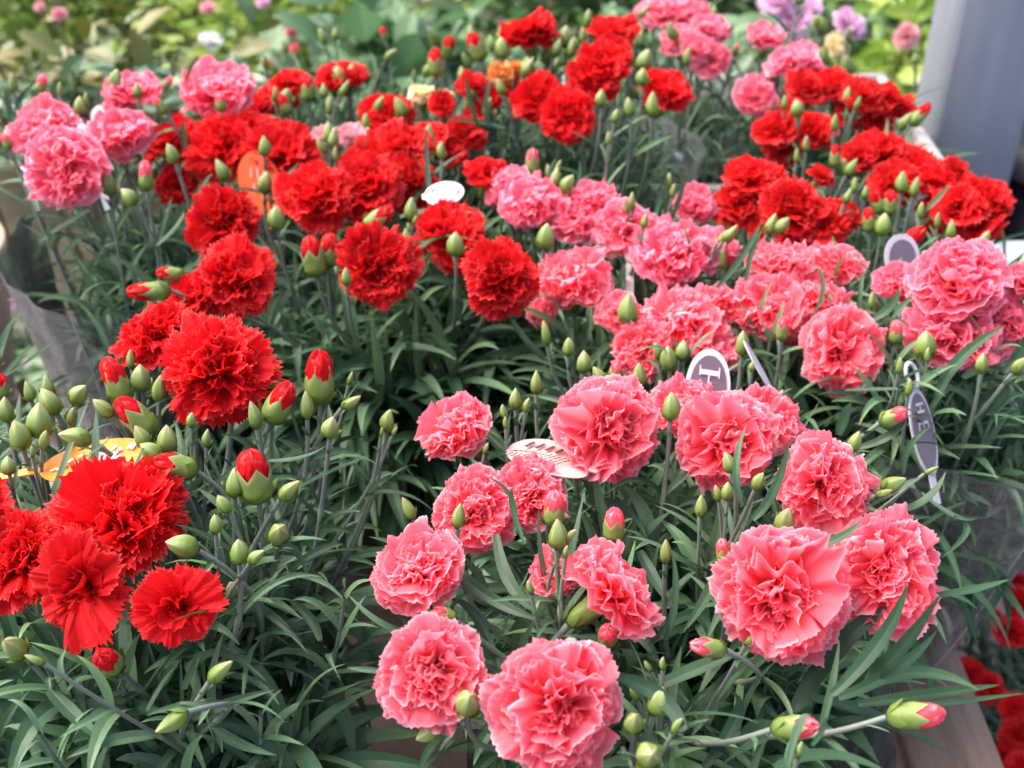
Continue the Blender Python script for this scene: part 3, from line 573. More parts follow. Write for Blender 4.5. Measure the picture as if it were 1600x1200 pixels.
s = P('Z', (-.40, .60), 'carnation pot mostly outside the left edge of the picture, long leaves reaching in', 2, petals='pink')
for b in [(-30, 600, 44, 0, 'g'), (-10, 560, 40, 10, 'g')]: s.bud(*b, h=.41)
s.foliage(25, .07, .78, low=.08)
for pts, wd in [([(-10, 600), (10, 520), (42, 488)], 16), ([(-10, 610), (30, 560), (60, 540)], 14), ([(5, 590), (50, 560), (88, 528)], 12)]: s.hand(pts, wd, .44, .40, .55)
s.finish()

# middle red
s = P('B', (-.085, .835), 'red carnation pot with big blooms and long drooping leaves at the middle of the table', 3)
for f in [(590, 411, 130, .05, .12, .41), (785, 436, 120, .1, .05, .41), (370, 436, 124, .1, .25, .41), (298, 463, 92, -.3, .3, .42), (345, 340, 120, -.25, .2, .41), (495, 305, 120, 0, .3, .41), (702, 358, 112, 0, .55, .42), (715, 395, 80, .1, .2, .43, None, 'hi'), (570, 290, 120, 0, .3, .41)]: s.flower(*f)
for b in [(490, 403, 66, -10, 'r'), (515, 393, 54, 6, 'r'), (590, 343, 58, 55, 'r'), (644, 327, 42, 0, 'point'), (637, 373, 38, -10, 'point'), (433, 340, 42, 0, 'round'), (346, 265, 42, -25, 'point'), (415, 287, 36, 10, 'g'), (541, 432, 30, 0, 'g'), (235, 455, 66, -92, 'r'), (268, 428, 44, -85, 'r'), (712, 380, 44, 0, 'g'), (648, 343, 20, 20, 's'), (638, 355, 18, 0, 's'), (672, 216, 42, 0, 'point')]: s.bud(*b, h=.41)
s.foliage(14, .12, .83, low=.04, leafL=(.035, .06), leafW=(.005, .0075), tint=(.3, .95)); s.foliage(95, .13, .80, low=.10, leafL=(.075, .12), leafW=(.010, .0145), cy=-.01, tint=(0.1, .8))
for pts, wd, h0, h1, tn in [([(652, 395), (690, 370), (748, 379)], 15, .42, .41, .75), ([(245, 384), (275, 355), (288, 330)], 13, .42, .41, .7), ([(625, 340), (665, 330), (742, 332)], 12, .42, .41, .75), ([(640, 330), (675, 275), (730, 235)], 14, .43, .40, .7), ([(672, 330), (668, 260), (664, 200)], 11, .43, .38, .6),
                            ([(530, 640), (500, 520), (440, 500)], 20, .6, .5, .4), ([(600, 640), (590, 520), (560, 500)], 20, .6, .5, .4), ([(712, 640), (700, 520), (640, 500)], 20, .6, .5, .45), ([(665, 640), (640, 530), (700, 510)], 20, .6, .5, .4), ([(560, 660), (570, 560), (530, 545)], 18, .62, .54, .35),
                            ([(740, 600), (725, 530), (770, 505)], 18, .58, .5, .4), ([(480, 600), (490, 540), (520, 480)], 17, .55, .46, .35), ([(530, 440), (570, 470), (600, 500)], 14, .45, .48, .5), ([(630, 470), (670, 470), (700, 505)], 18, .46, .5, .6), ([(460, 600), (430, 520), (395, 510)], 18, .56, .5, .4),
                            ([(740, 598), (780, 590), (830, 605)], 13, .52, .5, .6), ([(390, 250), (400, 180), (398, 190)], 9, .4, .4, .6)][:-1]:
    s.hand(pts, wd, h0, h1, tn)
s.finish()
s = P('B2', (-.16, 1.0), 'dense cluster of red carnation blooms behind the big middle ones, beside the orange tag', 4)
for f in [(340, 228, 112, -.1, .2, .41), (440, 236, 112, .1, .35, .41), (265, 212, 95, -.3, .6, .41), (385, 203, 100, 0, .6, .41), (605, 250, 130, 0, .35, .41), (430, 272, 95, 0, .3, .43), (645, 285, 90, .35, .25, .42), (560, 272, 90, -.2, .4, .41), (762, 268, 78, .2, .8, .41), (635, 222, 90, .2, .6, .4), (275, 285, 70, -.2, .0, .44)]: s.flower(*f)
for b in [(412, 228, 34, 0, 'g'), (513, 206, 40, 0, 'g'), (520, 218, 34, 10, 'g'), (503, 228, 26, -30, 's'), (525, 240, 26, 0, 's'), (515, 165, 30, 0, 's'), (690, 235, 30, 0, 'g')]: s.bud(*b, h=.39)
s.foliage(70, .13, .78, low=.08, tint=(.1, .8))
for pts, wd, h0, h1 in [([(545, 260), (520, 235), (505, 212)], 12, .41, .38), ([(555, 232), (570, 225), (575, 205)], 8, .41, .38), ([(285, 190), (288, 215), (292, 240)], 10, .37, .41)]: s.hand(pts, wd, h0, h1, .7)
s.finish()

# left pink in its sleeve
s = P('G', (-.305, .87), 'pink carnation pot in a clear sleeve at the far left, behind the budding red one', 5, petals='candy')
for f in [(100, 260, 128, -.05, .0, .385), (68, 198, 112, -.2, .5, .385), (190, 205, 108, .1, .75, .385), (207, 137, 88, 0, .6, .38), (342, 133, 120, .1, .5, .385), (183, 160, 60, -.5, .4, .39), (330, 152, 60, 0, .3, .40)]: s.flower(*f)
for b in [(126, 167, 34, 0, 'round', .375), (228, 276, 48, 0, 'r', .39), (200, 307, 36, -40, 'round', .40), (170, 285, 46, 0, 'g', .40), (135, 155, 28, 0, 's', .37), (65, 132, 30, 20, 'r', .37), (250, 165, 34, -40, 'r', .38), (182, 125, 42, 10, 'g', .37), (215, 140, 26, 0, 'g', .37), (262, 130, 24, 40, 'r', .37), (345, 160, 30, 0, 'r', .38), (268, 240, 34, -20, 'g', .38), (20, 130, 28, 0, 's', .37), (95, 140, 26, 0, 's', .37), (10, 222, 26, -20, 'r', .39)]: s.bud(*b[:5], h=b[5])
s.foliage(80, .09, .80, low=.10, tint=(.1, .8), leafW=(.006, .010), leafL=(.045, .08), cx=.02)
for pts, wd, h0, h1, tn in [([(60, 330), (20, 250), (-20, 255)], 18, .42, .40, .35), ([(75, 320), (60, 270), (0, 262)], 24, .42, .41, .3), ([(20, 215), (15, 170), (5, 135)], 13, .40, .36, .75), ([(35, 210), (30, 160), (60, 128)], 12, .40, .37, .6), ([(290, 125), (300, 105), (308, 84)], 12, .38, .34, .7), ([(272, 120), (270, 95), (276, 75)], 10, .38, .34, .6), ([(150, 180), (155, 150), (155, 125)], 13, .39, .36, .6), ([(90, 180), (85, 150), (85, 120)], 14, .39, .36, .5),
                            ([(140, 330), (110, 345), (60, 380)], 16, .44, .46, .4), ([(100, 400), (130, 370), (160, 378)], 14, .48, .48, .6)]: s.hand(pts, wd, h0, h1, tn)
s.sleeve(.112, .785, seed=3); s.finish()

# front pink
s = c = P('C', (.095, .50), 'large coral pink carnation pot nearest the camera, ruffled open blooms all round', 6, petals='pink')
for f in [(713, 662, 122, -.55, .72, .41), (955, 668, 170, .0, .22, .405), (1070, 632, 112, 0, .5, .42), (1140, 690, 160, -.1, .2, .41), (1192, 655, 118, .15, .3, .415), (1295, 752, 156, .15, .12, .398), (738, 797, 132, -.2, .25, .425), (828, 768, 122, 0, .35, .42), (862, 790, 56, .1, .3, .405, None, 'half'), (657, 884, 150, -.2, .45, .41), (678, 1055, 176, -.08, .1, .41), (968, 918, 176, .86, .44, .41), (872, 890, 90, -.3, .3, .42),
          (875, 1108, 218, 0, .08, .41), (1222, 935, 218, .04, .08, .41), (1390, 895, 188, .15, .18, .415)]: c.flower(*f)
for b in [(1048, 637, 46, 0, 'round', .39), (838, 596, 44, 0, 'point', .40), (806, 622, 40, 0, 'point', .40), (824, 632, 28, 15, 's', .40), (787, 642, 26, -10, 's', .40), (883, 637, 38, -10, 'r', .41), (717, 805, 46, 8, 'point', .40), (638, 795, 40, -25, 'point', .41), (870, 836, 50, 0, 'point', .39), (893, 836, 30, 40, 's', .39), (885, 862, 22, 10, 's', .39),
          (828, 916, 28, -10, 's', .40), (959, 822, 58, 2, 'r', .41), (950, 992, 46, -10, 'r', .42, 1.0), (732, 1098, 54, 10, 'round', .41, .9), (668, 1148, 42, -110, 'g', .43), (696, 960, 42, -60, 'r', .42), (1228, 815, 50, 12, 'round', .41), (1160, 535, 46, 0, 'round', .42), (1095, 792, 36, 0, 'g', .41), (1137, 766, 36, 0, 'round', .40), (1138, 722, 40, -22, 'point', .395),
          (1186, 752, 34, 25, 'g', .395), (1040, 860, 46, 0, 'point', .42), (866, 796, 60, 0, 'r', .405), (1108, 1012, 60, -78, 'r', .41), (1240, 1137, 74, 80, 'r', .42), (1428, 1118, 88, 82, 'r', .41), (1028, 1097, 50, 15, 'round', .41), (992, 1129, 40, 0, 'round', .41, .8), (1015, 1182, 54, 0, 'round', .40, 1.2), (1058, 1135, 30, 30, 's', .41), (1396, 755, 44, 65, 'point', .40),
          (1130, 862, 42, -10, 'r', .415), (1262, 850, 52, 15, 'r', .415), (1036, 1036, 24, 0, 's', .395), (1250, 1172, 30, 10, 's', .40), (1012, 1040, 20, -30, 's', .4), (1380, 770, 26, 70, 's', .4), (790, 660, 20, 0, 's', .4), (760, 700, 22, 20, 's', .41), (1170, 1000, 20, 30, 's', .42), (1455, 735, 24, 60, 's', .40), (1120, 770, 30, -15, 's', .41), (990, 1085, 26, -30, 's', .42)]:
    c.bud(*b[:5], h=b[5], toward=b[6] if len(b) > 6 else .25)
c.foliage(85, .108, .81, low=.09, leafL=(.05, .078), leafW=(.008, .0125), cx=-.01, cy=.0, tint=(0.05, .8))
for pts, wd, h0, h1, tn in [
    ([(1245, 852), (1300, 845), (1348, 812)], 20, .39, .38, .85), ([(1462, 930), (1525, 920), (1577, 905)], 18, .42, .42, .75), ([(1300, 1085), (1375, 1000), (1418, 912)], 30, .41, .38, .45), ([(1350, 1062), (1400, 1020), (1472, 925)], 34, .42, .375, .3), ([(1310, 1090), (1400, 1045), (1464, 985)], 26, .42, .395, .9),
    ([(1330, 1085), (1430, 1050), (1530, 1078)], 26, .42, .42, .7), ([(1390, 1108), (1480, 1098), (1608, 1082)], 13, .43, .43, .7), ([(1340, 1100), (1450, 1085), (1562, 1070)], 24, .44, .43, .4), ([(1270, 1092), (1370, 1120), (1502, 1187)], 30, .43, .47, .15), ([(1240, 1110), (1320, 1000), (1400, 945)], 40, .45, .42, .25),
    ([(1068, 1142), (1020, 1080), (928, 1050)], 34, .41, .40, .35), ([(1020, 1075), (1100, 1040), (1158, 1020)], 30, .43, .42, .55), ([(985, 1010), (940, 1000), (886, 992)], 22, .43, .43, .3), ([(775, 835), (800, 915), (856, 962)], 26, .42, .43, .5), ([(700, 870), (760, 930), (850, 970)], 26, .43, .43, .45),
    ([(1160, 790), (1150, 730), (1166, 664)], 16, .40, .375, .7), ([(1176, 812), (1212, 760), (1232, 688)], 20, .40, .38, .7), ([(1195, 760), (1225, 730), (1232, 700)], 10, .40, .385, .85), ([(865, 930), (890, 870), (912, 770)], 18, .43, .39, .5), ([(802, 835), (800, 780), (762, 745)], 10, .41, .39, .9), ([(820, 850), (800, 790), (803, 760)], 12, .41, .39, .85),
    ([(632, 985), (590, 970), (543, 928)], 13, .43, .42, .85), ([(635, 975), (610, 950), (577, 935)], 12, .43, .42, .8), ([(592, 1047), (570, 1046), (543, 1043)], 12, .42, .42, .75), ([(780, 1045), (740, 960), (720, 990)][:2] + [(700, 940)], 22, .45, .43, .3), ([(800, 1100), (740, 1060), (700, 1060)], 30, .45, .45, .4),
    ([(702, 1146), (672, 1170), (654, 1210)], 20, .44, .48, .6), ([(1110, 1000), (1080, 960), (1010, 1010)], 24, .44, .43, .3), ([(1100, 1200), (1150, 1120), (1140, 1080)], 28, .46, .43, .35), ([(1000, 860), (1020, 900), (1060, 960)], 24, .44, .45, .3), ([(1170, 860), (1150, 900), (1100, 1010)], 26, .42, .42, .6),
    ([(1140, 850), (1110, 920), (1065, 990)], 24, .42, .43, .5), ([(1040, 1000), (1055, 930), (1050, 860)], 16, .43, .40, .7), ([(1490, 808), (1530, 812), (1520, 860)][:1] + [(1510, 830), (1470, 872)], 14, .42, .43, .75), ([(1375, 800), (1440, 785), (1478, 736)], 20, .42, .395, .55), ([(1340, 800), (1390, 770), (1440, 745)], 20, .42, .40, .6),
    ([(1440, 770), (1490, 805), (1528, 810)], 10, .42, .42, .75), ([(1412, 740), (1420, 700), (1452, 668)], 14, .41, .385, .7), ([(880, 1200), (800, 1180), (780, 1130)], 30, .46, .45, .4), ([(1160, 1170), (1200, 1140), (1290, 1200)], 40, .47, .47, .4), ([(1210, 1200), (1300, 1180), (1400, 1215)], 30, .42, .43, .7),
    ([(1232, 1190), (1250, 1130), (1268, 1120)], 18, .40, .395, .8), ([(1268, 1165), (1285, 1140), (1290, 1120)], 12, .40, .39, .8), ([(1240, 900), (1140, 930), (1130, 1000)][:1] + [(1180, 970), (1130, 1030)], 24, .45, .44, .4), ([(940, 780), (980, 800), (1010, 840)], 22, .45, .45, .3), ([(640, 600), (700, 690), (700, 700)][:1] + [(690, 640), (650, 680)], 1, .5, .5, .3)][:-1]:
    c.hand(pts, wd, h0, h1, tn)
c.foliage(14, .13, .822, low=.035, leafL=(.028, .05), leafW=(.0035, .006), tint=(.3, .95))
c.sleeve(.135, .67, z0=.525, seed=8); c.finish()

# middle pink
s = P('D', (.17, .71), 'coral pink carnation pot behind the nearest pink one, around the oval grey tag', 7, petals='pink')
for f in [(1315, 548, 138, .05, .12, .43), (1068, 492, 132, -.1, .55, .43), (1112, 536, 100, .35, .5, .44), (1205, 475, 130, 0, .45, .43), (1003, 545, 96, -.25, .15, .44), (895, 435, 122, -.05, .5, .42), (965, 488, 76, 0, .4, .43), (1280, 462, 112, .25, .6, .43), (1222, 406, 108, 0, .7, .42), (1310, 405, 88, .2, .6, .42), (848, 488, 50, -.3, .1, .45), (1130, 470, 80, .2, .6, .43), (1240, 515, 70, .2, .2, .45)]: s.flower(*f)
for b in [(1045, 558, 46, -5, 'round'), (1066, 548, 34, 5, 'g'), (1026, 549, 28, -15, 's'), (1000, 585, 42, -5, 'point'), (935, 585, 40, -35, 'point'), (961, 583, 40, 10, 'r'), (1232, 640, 44, -25, 'r'), (1395, 652, 46, 62, 'r'), (1400, 520, 38, 0, 'r'), (1445, 540, 46, 0, 'round'), (1405, 570, 30, 0, 's'), (1222, 515, 38, 0, 'r'), (1175, 572, 18, 0, 'round'), (983, 482, 54, 0, 'g'), (888, 541, 34, 0, 'g'), (912, 566, 38, 0, 'round'), (852, 520, 44, -10, 'slim'), (1362, 470, 30, 0, 's'), (1130, 405, 34, 0, 's'), (1335, 690, 40, 20, 'g')]: s.bud(*b, h=.42)
s.foliage(26, .15, .84, low=.04, leafL=(.04, .07), leafW=(.005, .008), tint=(.3, .95)); s.foliage(115, .16, .79, low=.09, tint=(.05, .75), leafL=(.06, .11), leafW=(.007, .012))
for pts, wd, h0, h1, tn in [([(1360, 500), (1390, 480), (1405, 450)], 18, .42, .40, .8), ([(1120, 450), (1160, 400), (1190, 345)], 14, .42, .38, .65), ([(1165, 440), (1180, 380), (1205, 350)], 12, .42, .38, .6), ([(1370, 510), (1400, 500), (1440, 520)], 12, .42, .42, .8), ([(830, 490), (860, 530), (900, 570)], 16, .45, .48, .5), ([(800, 500), (850, 560), (930, 610)], 18, .47, .5, .45),
                            ([(1280, 420), (1270, 470), (1300, 440)][:1] + [(1285, 460), (1265, 495)], 10, .41, .42, .7), ([(820, 560), (860, 570), (900, 590)], 10, .46, .46, .7), ([(1340, 700), (1390, 680), (1415, 650)], 18, .44, .42, .5), ([(1310, 680), (1320, 650), (1330, 630)], 22, .45, .43, .5), ([(1120, 640), (1190, 620), (1180, 560)][:1] + [(1150, 600), (1160, 560)], 20, .46, .44, .3)]: s.hand(pts, wd, h0, h1, tn)
s.finish()
s = P('E', (.055, .86), 'small flowered pink carnation pot between the middle red blooms and the far red ones', 8, petals='candy')
for f in [(1055, 387, 140, -.1, .55, .42), (1118, 388, 80, .4, .45, .43), (835, 310, 110, 0, .5, .41), (798, 280, 66, -.1, .6, .41), (905, 340, 100, 0, .5, .42), (925, 306, 78, 0, .85, .41), (975, 358, 102, .05, .3, .42), (782, 300, 56, -.3, .5, .42), (1088, 320, 70, .15, .4, .42), (870, 330, 60, 0, .3, .43)]: s.flower(*f, None, 'hi')
for b in [(832, 254, 42, 0, 'r'), (868, 278, 32, 10, 'g'), (858, 268, 30, -10, 's'), (888, 288, 34, 30, 'g'), (872, 262, 22, 20, 's'), (988, 314, 30, 0, 's'), (978, 322, 24, -20, 's'), (1045, 283, 26, 5, 's'), (1052, 298, 24, 10, 's'), (852, 368, 48, 8, 'round'), (1007, 345, 26, 10, 's'), (1140, 365, 34, 40, 'g')]: s.bud(*b, h=.40)
s.foliage(80, .13, .79, low=.09, tint=(.1, .85), cy=-.01)
for pts, wd, h0, h1, tn in [([(1040, 340), (1040, 300), (1042, 262)], 11, .42, .38, .8), ([(1050, 340), (1065, 300), (1070, 262)], 11, .42, .38, .7), ([(1020, 350), (1030, 310), (1032, 280)], 10, .42, .39, .7), ([(815, 380), (812, 350), (818, 320)], 12, .44, .41, .85), ([(858, 275), (865, 255), (876, 240)], 9, .4, .38, .7), ([(895, 300), (905, 275), (905, 250)], 8, .41, .39, .6), ([(825, 365), (840, 385), (850, 400)], 11, .42, .44, .7)]: s.hand(pts, wd, h0, h1, tn)
s.finish()

# right pink
s = P('F', (.297, .70), 'bright pink carnation pot by the right edge, wrapped in clear film', 9, petals='candy')
for f in [(1497, 432, 150, -.1, .5, .395), (1490, 512, 145, 0, .35, .42), (1556, 470, 105, .3, .3, .41), (1512, 402, 108, .1, .7, .39), (1590, 505, 80, .3, .4, .42), (1545, 525, 95, .1, .3, .43), (1400, 438, 76, -.1, .5, .41), (1452, 520, 80, -.3, .3, .43), (1610, 440, 80, .3, .5, .40)]: s.flower(*f)
for b in [(1535, 568, 34, 0, 'round'), (1595, 420, 34, 0, 'g'), (1420, 605, 30, 0, 's'), (1595, 570, 38, 40, 'g'), (1470, 390, 36, 30, 'g'), (1450, 555, 26, 0, 's')]: s.bud(*b, h=.42)
s.foliage(18, .12, .84, low=.04, leafL=(.04, .07), leafW=(.005, .008), tint=(.3, .95)); s.foliage(75, .10, .80, low=.08, tint=(.1, .8), cx=-.01, leafL=(.05, .085), leafW=(.006, .010))
for pts, wd, h0, h1, tn in [([(1465, 620), (1500, 560), (1572, 508)], 24, .44, .40, .6), ([(1505, 590), (1555, 575), (1582, 603)], 22, .43, .44, .8), ([(1575, 608), (1555, 630), (1530, 655)], 22, .44, .46, .7), ([(1540, 560), (1570, 440), (1572, 420)], 18, .43, .38, .4), ([(1560, 590), (1600, 540), (1612, 500)], 22, .44, .40, .45), ([(1400, 600), (1440, 540), (1470, 530)], 14, .44, .42, .6), ([(1460, 640), (1480, 590), (1530, 600)], 26, .46, .46, .55), ([(1320, 610), (1380, 608), (1440, 606)], 9, .44, .43, .7)]: s.hand(pts, wd, h0, h1, tn)
s.sleeve(.125, .775, seed=5); s.finish()

# back right reds
s = P('H', (.205, .89), 'red carnation pot with a tight row of blooms just in front of the crate corner', 10)
for f in [(1195, 292, 100, -.1, .5, .42), (1155, 316, 86, -.2, .3, .43), (1240, 325, 112, .1, .3, .42), (1168, 272, 84, -.1, .8, .41), (1290, 346, 90, .2, .3, .43), (1245, 362, 84, 0, .2, .44), (1283, 272, 44, .3, .6, .41), (1210, 350, 80, 0, .3, .44), (1320, 335, 60, .3, .3, .43)]: s.flower(*f, None, 'lo')
for b in [(1205, 350, 38, 20, 'g'), (1222, 352, 32, 40, 'round'), (1245, 242, 26, 0, 's'), (1135, 372, 34, 45, 'r'), (1325, 305, 30, 20, 'g'), (1335, 290, 26, 0, 's')]: s.bud(*b, h=.41)
s.foliage(60, .12, .78, low=.08, tint=(.1, .8)); s.finish()
s = P('I', (.325, .93), 'wide mass of red carnations right beside the foot of the steel post', 11)
for f in [(1370, 233, 92, -.1, .7, .42), (1425, 262, 102, 0, .5, .43), (1398, 284, 84, -.2, .4, .43), (1482, 285, 92, 0, .5, .43), (1503, 318, 96, .1, .4, .43), (1545, 308, 90, .2, .5, .43), (1532, 340, 92, .2, .3, .44), (1470, 330, 70, 0, .2, .45), (1340, 240, 60, -.2, .6, .42), (1495, 262, 50, .3, .6, .42)]: s.flower(*f, None, 'lo')
for b in [(1410, 285, 36, 0, 'g'), (1430, 292, 34, 10, 'g'), (1372, 315, 44, -25, 'r'), (1390, 318, 40, 0, 'r'), (1358, 345, 40, -10, 'r'), (1380, 352, 36, 5, 'g'), (1440, 330, 26, 0, 's'), (1420, 378, 60, 45, 'r'), (1485, 360, 32, 0, 'g'), (1540, 372, 32, 20, 'g'), (1465, 345, 24, 0, 's'), (1318, 262, 26, 0, 's'), (1352, 300, 26, 0, 'g')]: s.bud(*b, h=.42)
s.foliage(75, .14, .77, low=.08, tint=(.1, .8))
s.hand([(1445, 330), (1465, 310), (1486, 285)], 11, .42, .40, .85); s.finish()
s = P('L', (.335, 1.19), 'red carnation pot at the back right end of the grey crate', 12)
for f in [(1262, 136, 74, 0, .5, .41), (1310, 130, 84, 0, .8, .41), (1350, 146, 84, .1, .7, .41), (1392, 158, 84, .3, .6, .42), (1216, 198, 80, -.2, .3, .43), (1275, 204, 70, .1, .3, .43), (1370, 180, 70, .2, .2, .43), (1225, 225, 66, -.2, .0, .45), (1330, 175, 60, .0, .3, .43), (1235, 165, 40, -.2, .3, .42)]: s.flower(*f, None, 'lo')
for b in [(1325, 150, 30, 0, 'g'), (1340, 160, 26, 20, 's'), (1437, 180, 44, 40, 'r'), (1415, 190, 34, 35, 'g'), (1225, 160, 26, 0, 's'), (1245, 170, 28, -10, 'g'), (1305, 245, 36, 0, 'r'), (1330, 262, 30, 30, 'g'), (1305, 190, 30, 0, 's'), (1260, 225, 26, 0, 's')]: s.bud(*b, h=.41)
auto_buds(s, 8, .12, .82); s.foliage(60, .14, .78, low=.09, tint=(.1, .85)); s.finish()
s = P('J', (.06, 1.06), 'tall red carnation pot in clear sleeve, centre back, in front of the garden', 13)
for f in [(827, 46, 94, -.1, .88, .36), (960, 45, 78, 0, .7, .365), (940, 96, 88, 0, .5, .37), (928, 122, 84, 0, .3, .38), (843, 148, 88, -.3, .3, .385), (890, 178, 88, .1, .05, .39), (1043, 140, 88, .3, .5, .385), (958, 75, 60, .2, .5, .37)]: s.flower(*f, None, 'hi')
for b in [(870, 75, 30, 20, 'g'), (885, 60, 34, 0, 'g'), (893, 75, 32, 10, 'g'), (745, 75, 46, -25, 'r'), (785, 75, 36, -10, 'g'), (825, 105, 36, 30, 'g'), (940, 155, 26, 0, 'round'), (983, 168, 30, -10, 'g'), (1020, 165, 38, 0, 'g'), (1005, 95, 36, 25, 'g'), (1005, 120, 30, 0, 'g'), (962, 180, 26, 10, 'round'), (920, 28, 30, 0, 's'), (910, 55, 28, 0, 's'), (1000, 60, 30, 10, 's'), (680, 100, 44, 0, 'r'), (950, 215, 24, 0, 's')]: s.bud(*b, h=.37)
auto_buds(s, 6, .1, .86); s.foliage(80, .12, .80, low=.10, tint=(0, .7)); s.sleeve(.115, .785, seed=2); s.finish()
s = P('K', (.185, 1.20), 'pale pink carnation pot in the grey crate, tallest at the back', 14, petals='candy')
for f in [(1050, 14, 92, 0, .6, .39), (1107, 42, 68, .1, .5, .39), (1064, 60, 64, -.1, .3, .40), (1112, 92, 64, .05, .1, .41), (1195, 53, 62, 0, .8, .39), (1242, 95, 82, 0, .7, .40), (1178, 147, 66, .1, .2, .42), (1265, 108, 54, .2, .4, .41), (1088, 74, 54, .0, .3, .4), (1015, 12, 50, -.2, .6, .39), (1250, 80, 60, 0, .6, .4), (1085, 20, 60, 0, .6, .39), (1200, 128, 40, .2, .3, .42)]: s.flower(*f, None, 'lo')
for f in [(1215, 112, 36, 0, .7, .41)]: s.flower(*f, 'white', 'lo')
auto_buds(s, 12, .13, .86, open_p=.3); s.foliage(75, .14, .81, low=.10, tint=(.1, .9)); s.sleeve(.12, .785, seed=6); s.finish()
s = P('M', (-.14, 1.16), 'small red carnation pot far back on the left, below the yellow green bushes', 15)
for f in [(540, 112, 66, 0, .6, .41), (450, 126, 62, 0, .8, .41), (516, 120, 56, -.1, .5, .41), (430, 152, 66, -.2, .4, .43), (615, 178, 78, .1, .5, .42), (592, 202, 70, 0, .3, .43), (400, 165, 56, -.2, .4, .43), (555, 120, 36, .3, .4, .41), (585, 165, 50, -.1, .5, .42)]: s.flower(*f, None, 'lo')
for f in [(552, 212, 62, 0, .5, .42), (508, 212, 46, -.2, .4, .42)]: s.flower(*f, 'palepink', 'lo')
for b in [(527, 120, 34, 0, 'g'), (550, 115, 36, 5, 'g'), (482, 140, 40, 0, 'r'), (505, 142, 28, 0, 'g'), (445, 165, 34, -20, 'r'), (430, 148, 24, 0, 's'), (593, 163, 30, 30, 'g'), (572, 188, 28, 0, 'g'), (625, 168, 36, -25, 'g')]: s.bud(*b, h=.41)
auto_buds(s, 16, .14, .84, open_p=.25); s.foliage(75, .15, .79, low=.08, tint=(.2, 1)); s.finish()
s = P('M2', (-.015, 1.07), 'mixed red and cream carnation pot between the middle cluster and the tall sleeve', 16)
for f in [(668, 212, 70, 0, .5, .42), (725, 205, 66, .1, .3, .42), (748, 172, 50, .1, .4, .41), (705, 232, 60, -.1, .4, .43), (650, 235, 50, 0, .4, .43), (690, 158, 46, 0, .4, .40), (735, 130, 50, -.1, .4, .39), (800, 130, 46, -.1, .5, .4), (770, 150, 44, .1, .5, .4)]: s.flower(*f, None, 'lo')
for f in [(660, 146, 46, 0, .6, .40), (692, 150, 38, 0, .6, .40)]: s.flower(*f, 'yellow', 'lo')
for f in [(783, 112, 46, .1, .5, .38), (808, 104, 30, .2, .5, .38)]: s.flower(*f, 'orange', 'lo')
auto_buds(s, 18, .12, .85, open_p=.25); s.foliage(80, .12, .80, low=.08, tint=(.2, 1))
for pts, wd, h0, h1 in [([(748, 200), (735, 160), (728, 118)], 13, .41, .36), ([(765, 200), (760, 160), (768, 120)], 10, .41, .37), ([(790, 200), (745, 190), (700, 188)], 9, .41, .4)]: s.hand(pts, wd, h0, h1, .7)
s.finish()
# on the ground to the right of the table
s = P('N', (.63, .90), 'small red carnation pot standing low on the ground beyond the table edge', 17, group='carnation pots on the ground', zpot=.006)
for f in [(1582, 985, 60, 0, .4, .98), (1592, 938, 56, 0, .5, .98), (1545, 1072, 50, -.1, .4, 1.0), (1585, 1105, 50, 0, .4, 1.0), (1512, 1052, 60, -.2, .5, 1.0), (1592, 1150, 60, 0, .3, 1.0), (1552, 962, 30, 0, .5, .98)]: s.flower(*f, None, 'lo')
auto_buds(s, 10, .12, .24); s.foliage(80, .15, .20, low=.07, tint=(0, .6)); s.finish()
s = P('N2', (.60, .70), 'red carnation pot on the ground nearest the table corner, lower right', 18, group='carnation pots on the ground', zpot=.006)
for f in [(1600, 1200, 60, 0, .3, 1.0), (1572, 1185, 40, 0, .3, 1.02), (1620, 1130, 50, 0, .4, .99)]: s.flower(*f, None, 'lo')
auto_buds(s, 8, .10, .22); s.foliage(70, .14, .19, low=.07, tint=(0, .6)); s.finish()

s = P('N3', (.74, .80), 'low leafy red carnation pot at the far right of the group on the ground', 19, group='carnation pots on the ground', zpot=.006)
for f in [(1640, 1020, 60, 0, .4, .98), (1590, 905, 34, 0, .5, .98)]: s.flower(*f, None, 'lo')
auto_buds(s, 8, .12, .22); s.foliage(80, .17, .20, low=.07, tint=(0, .6)); s.finish()

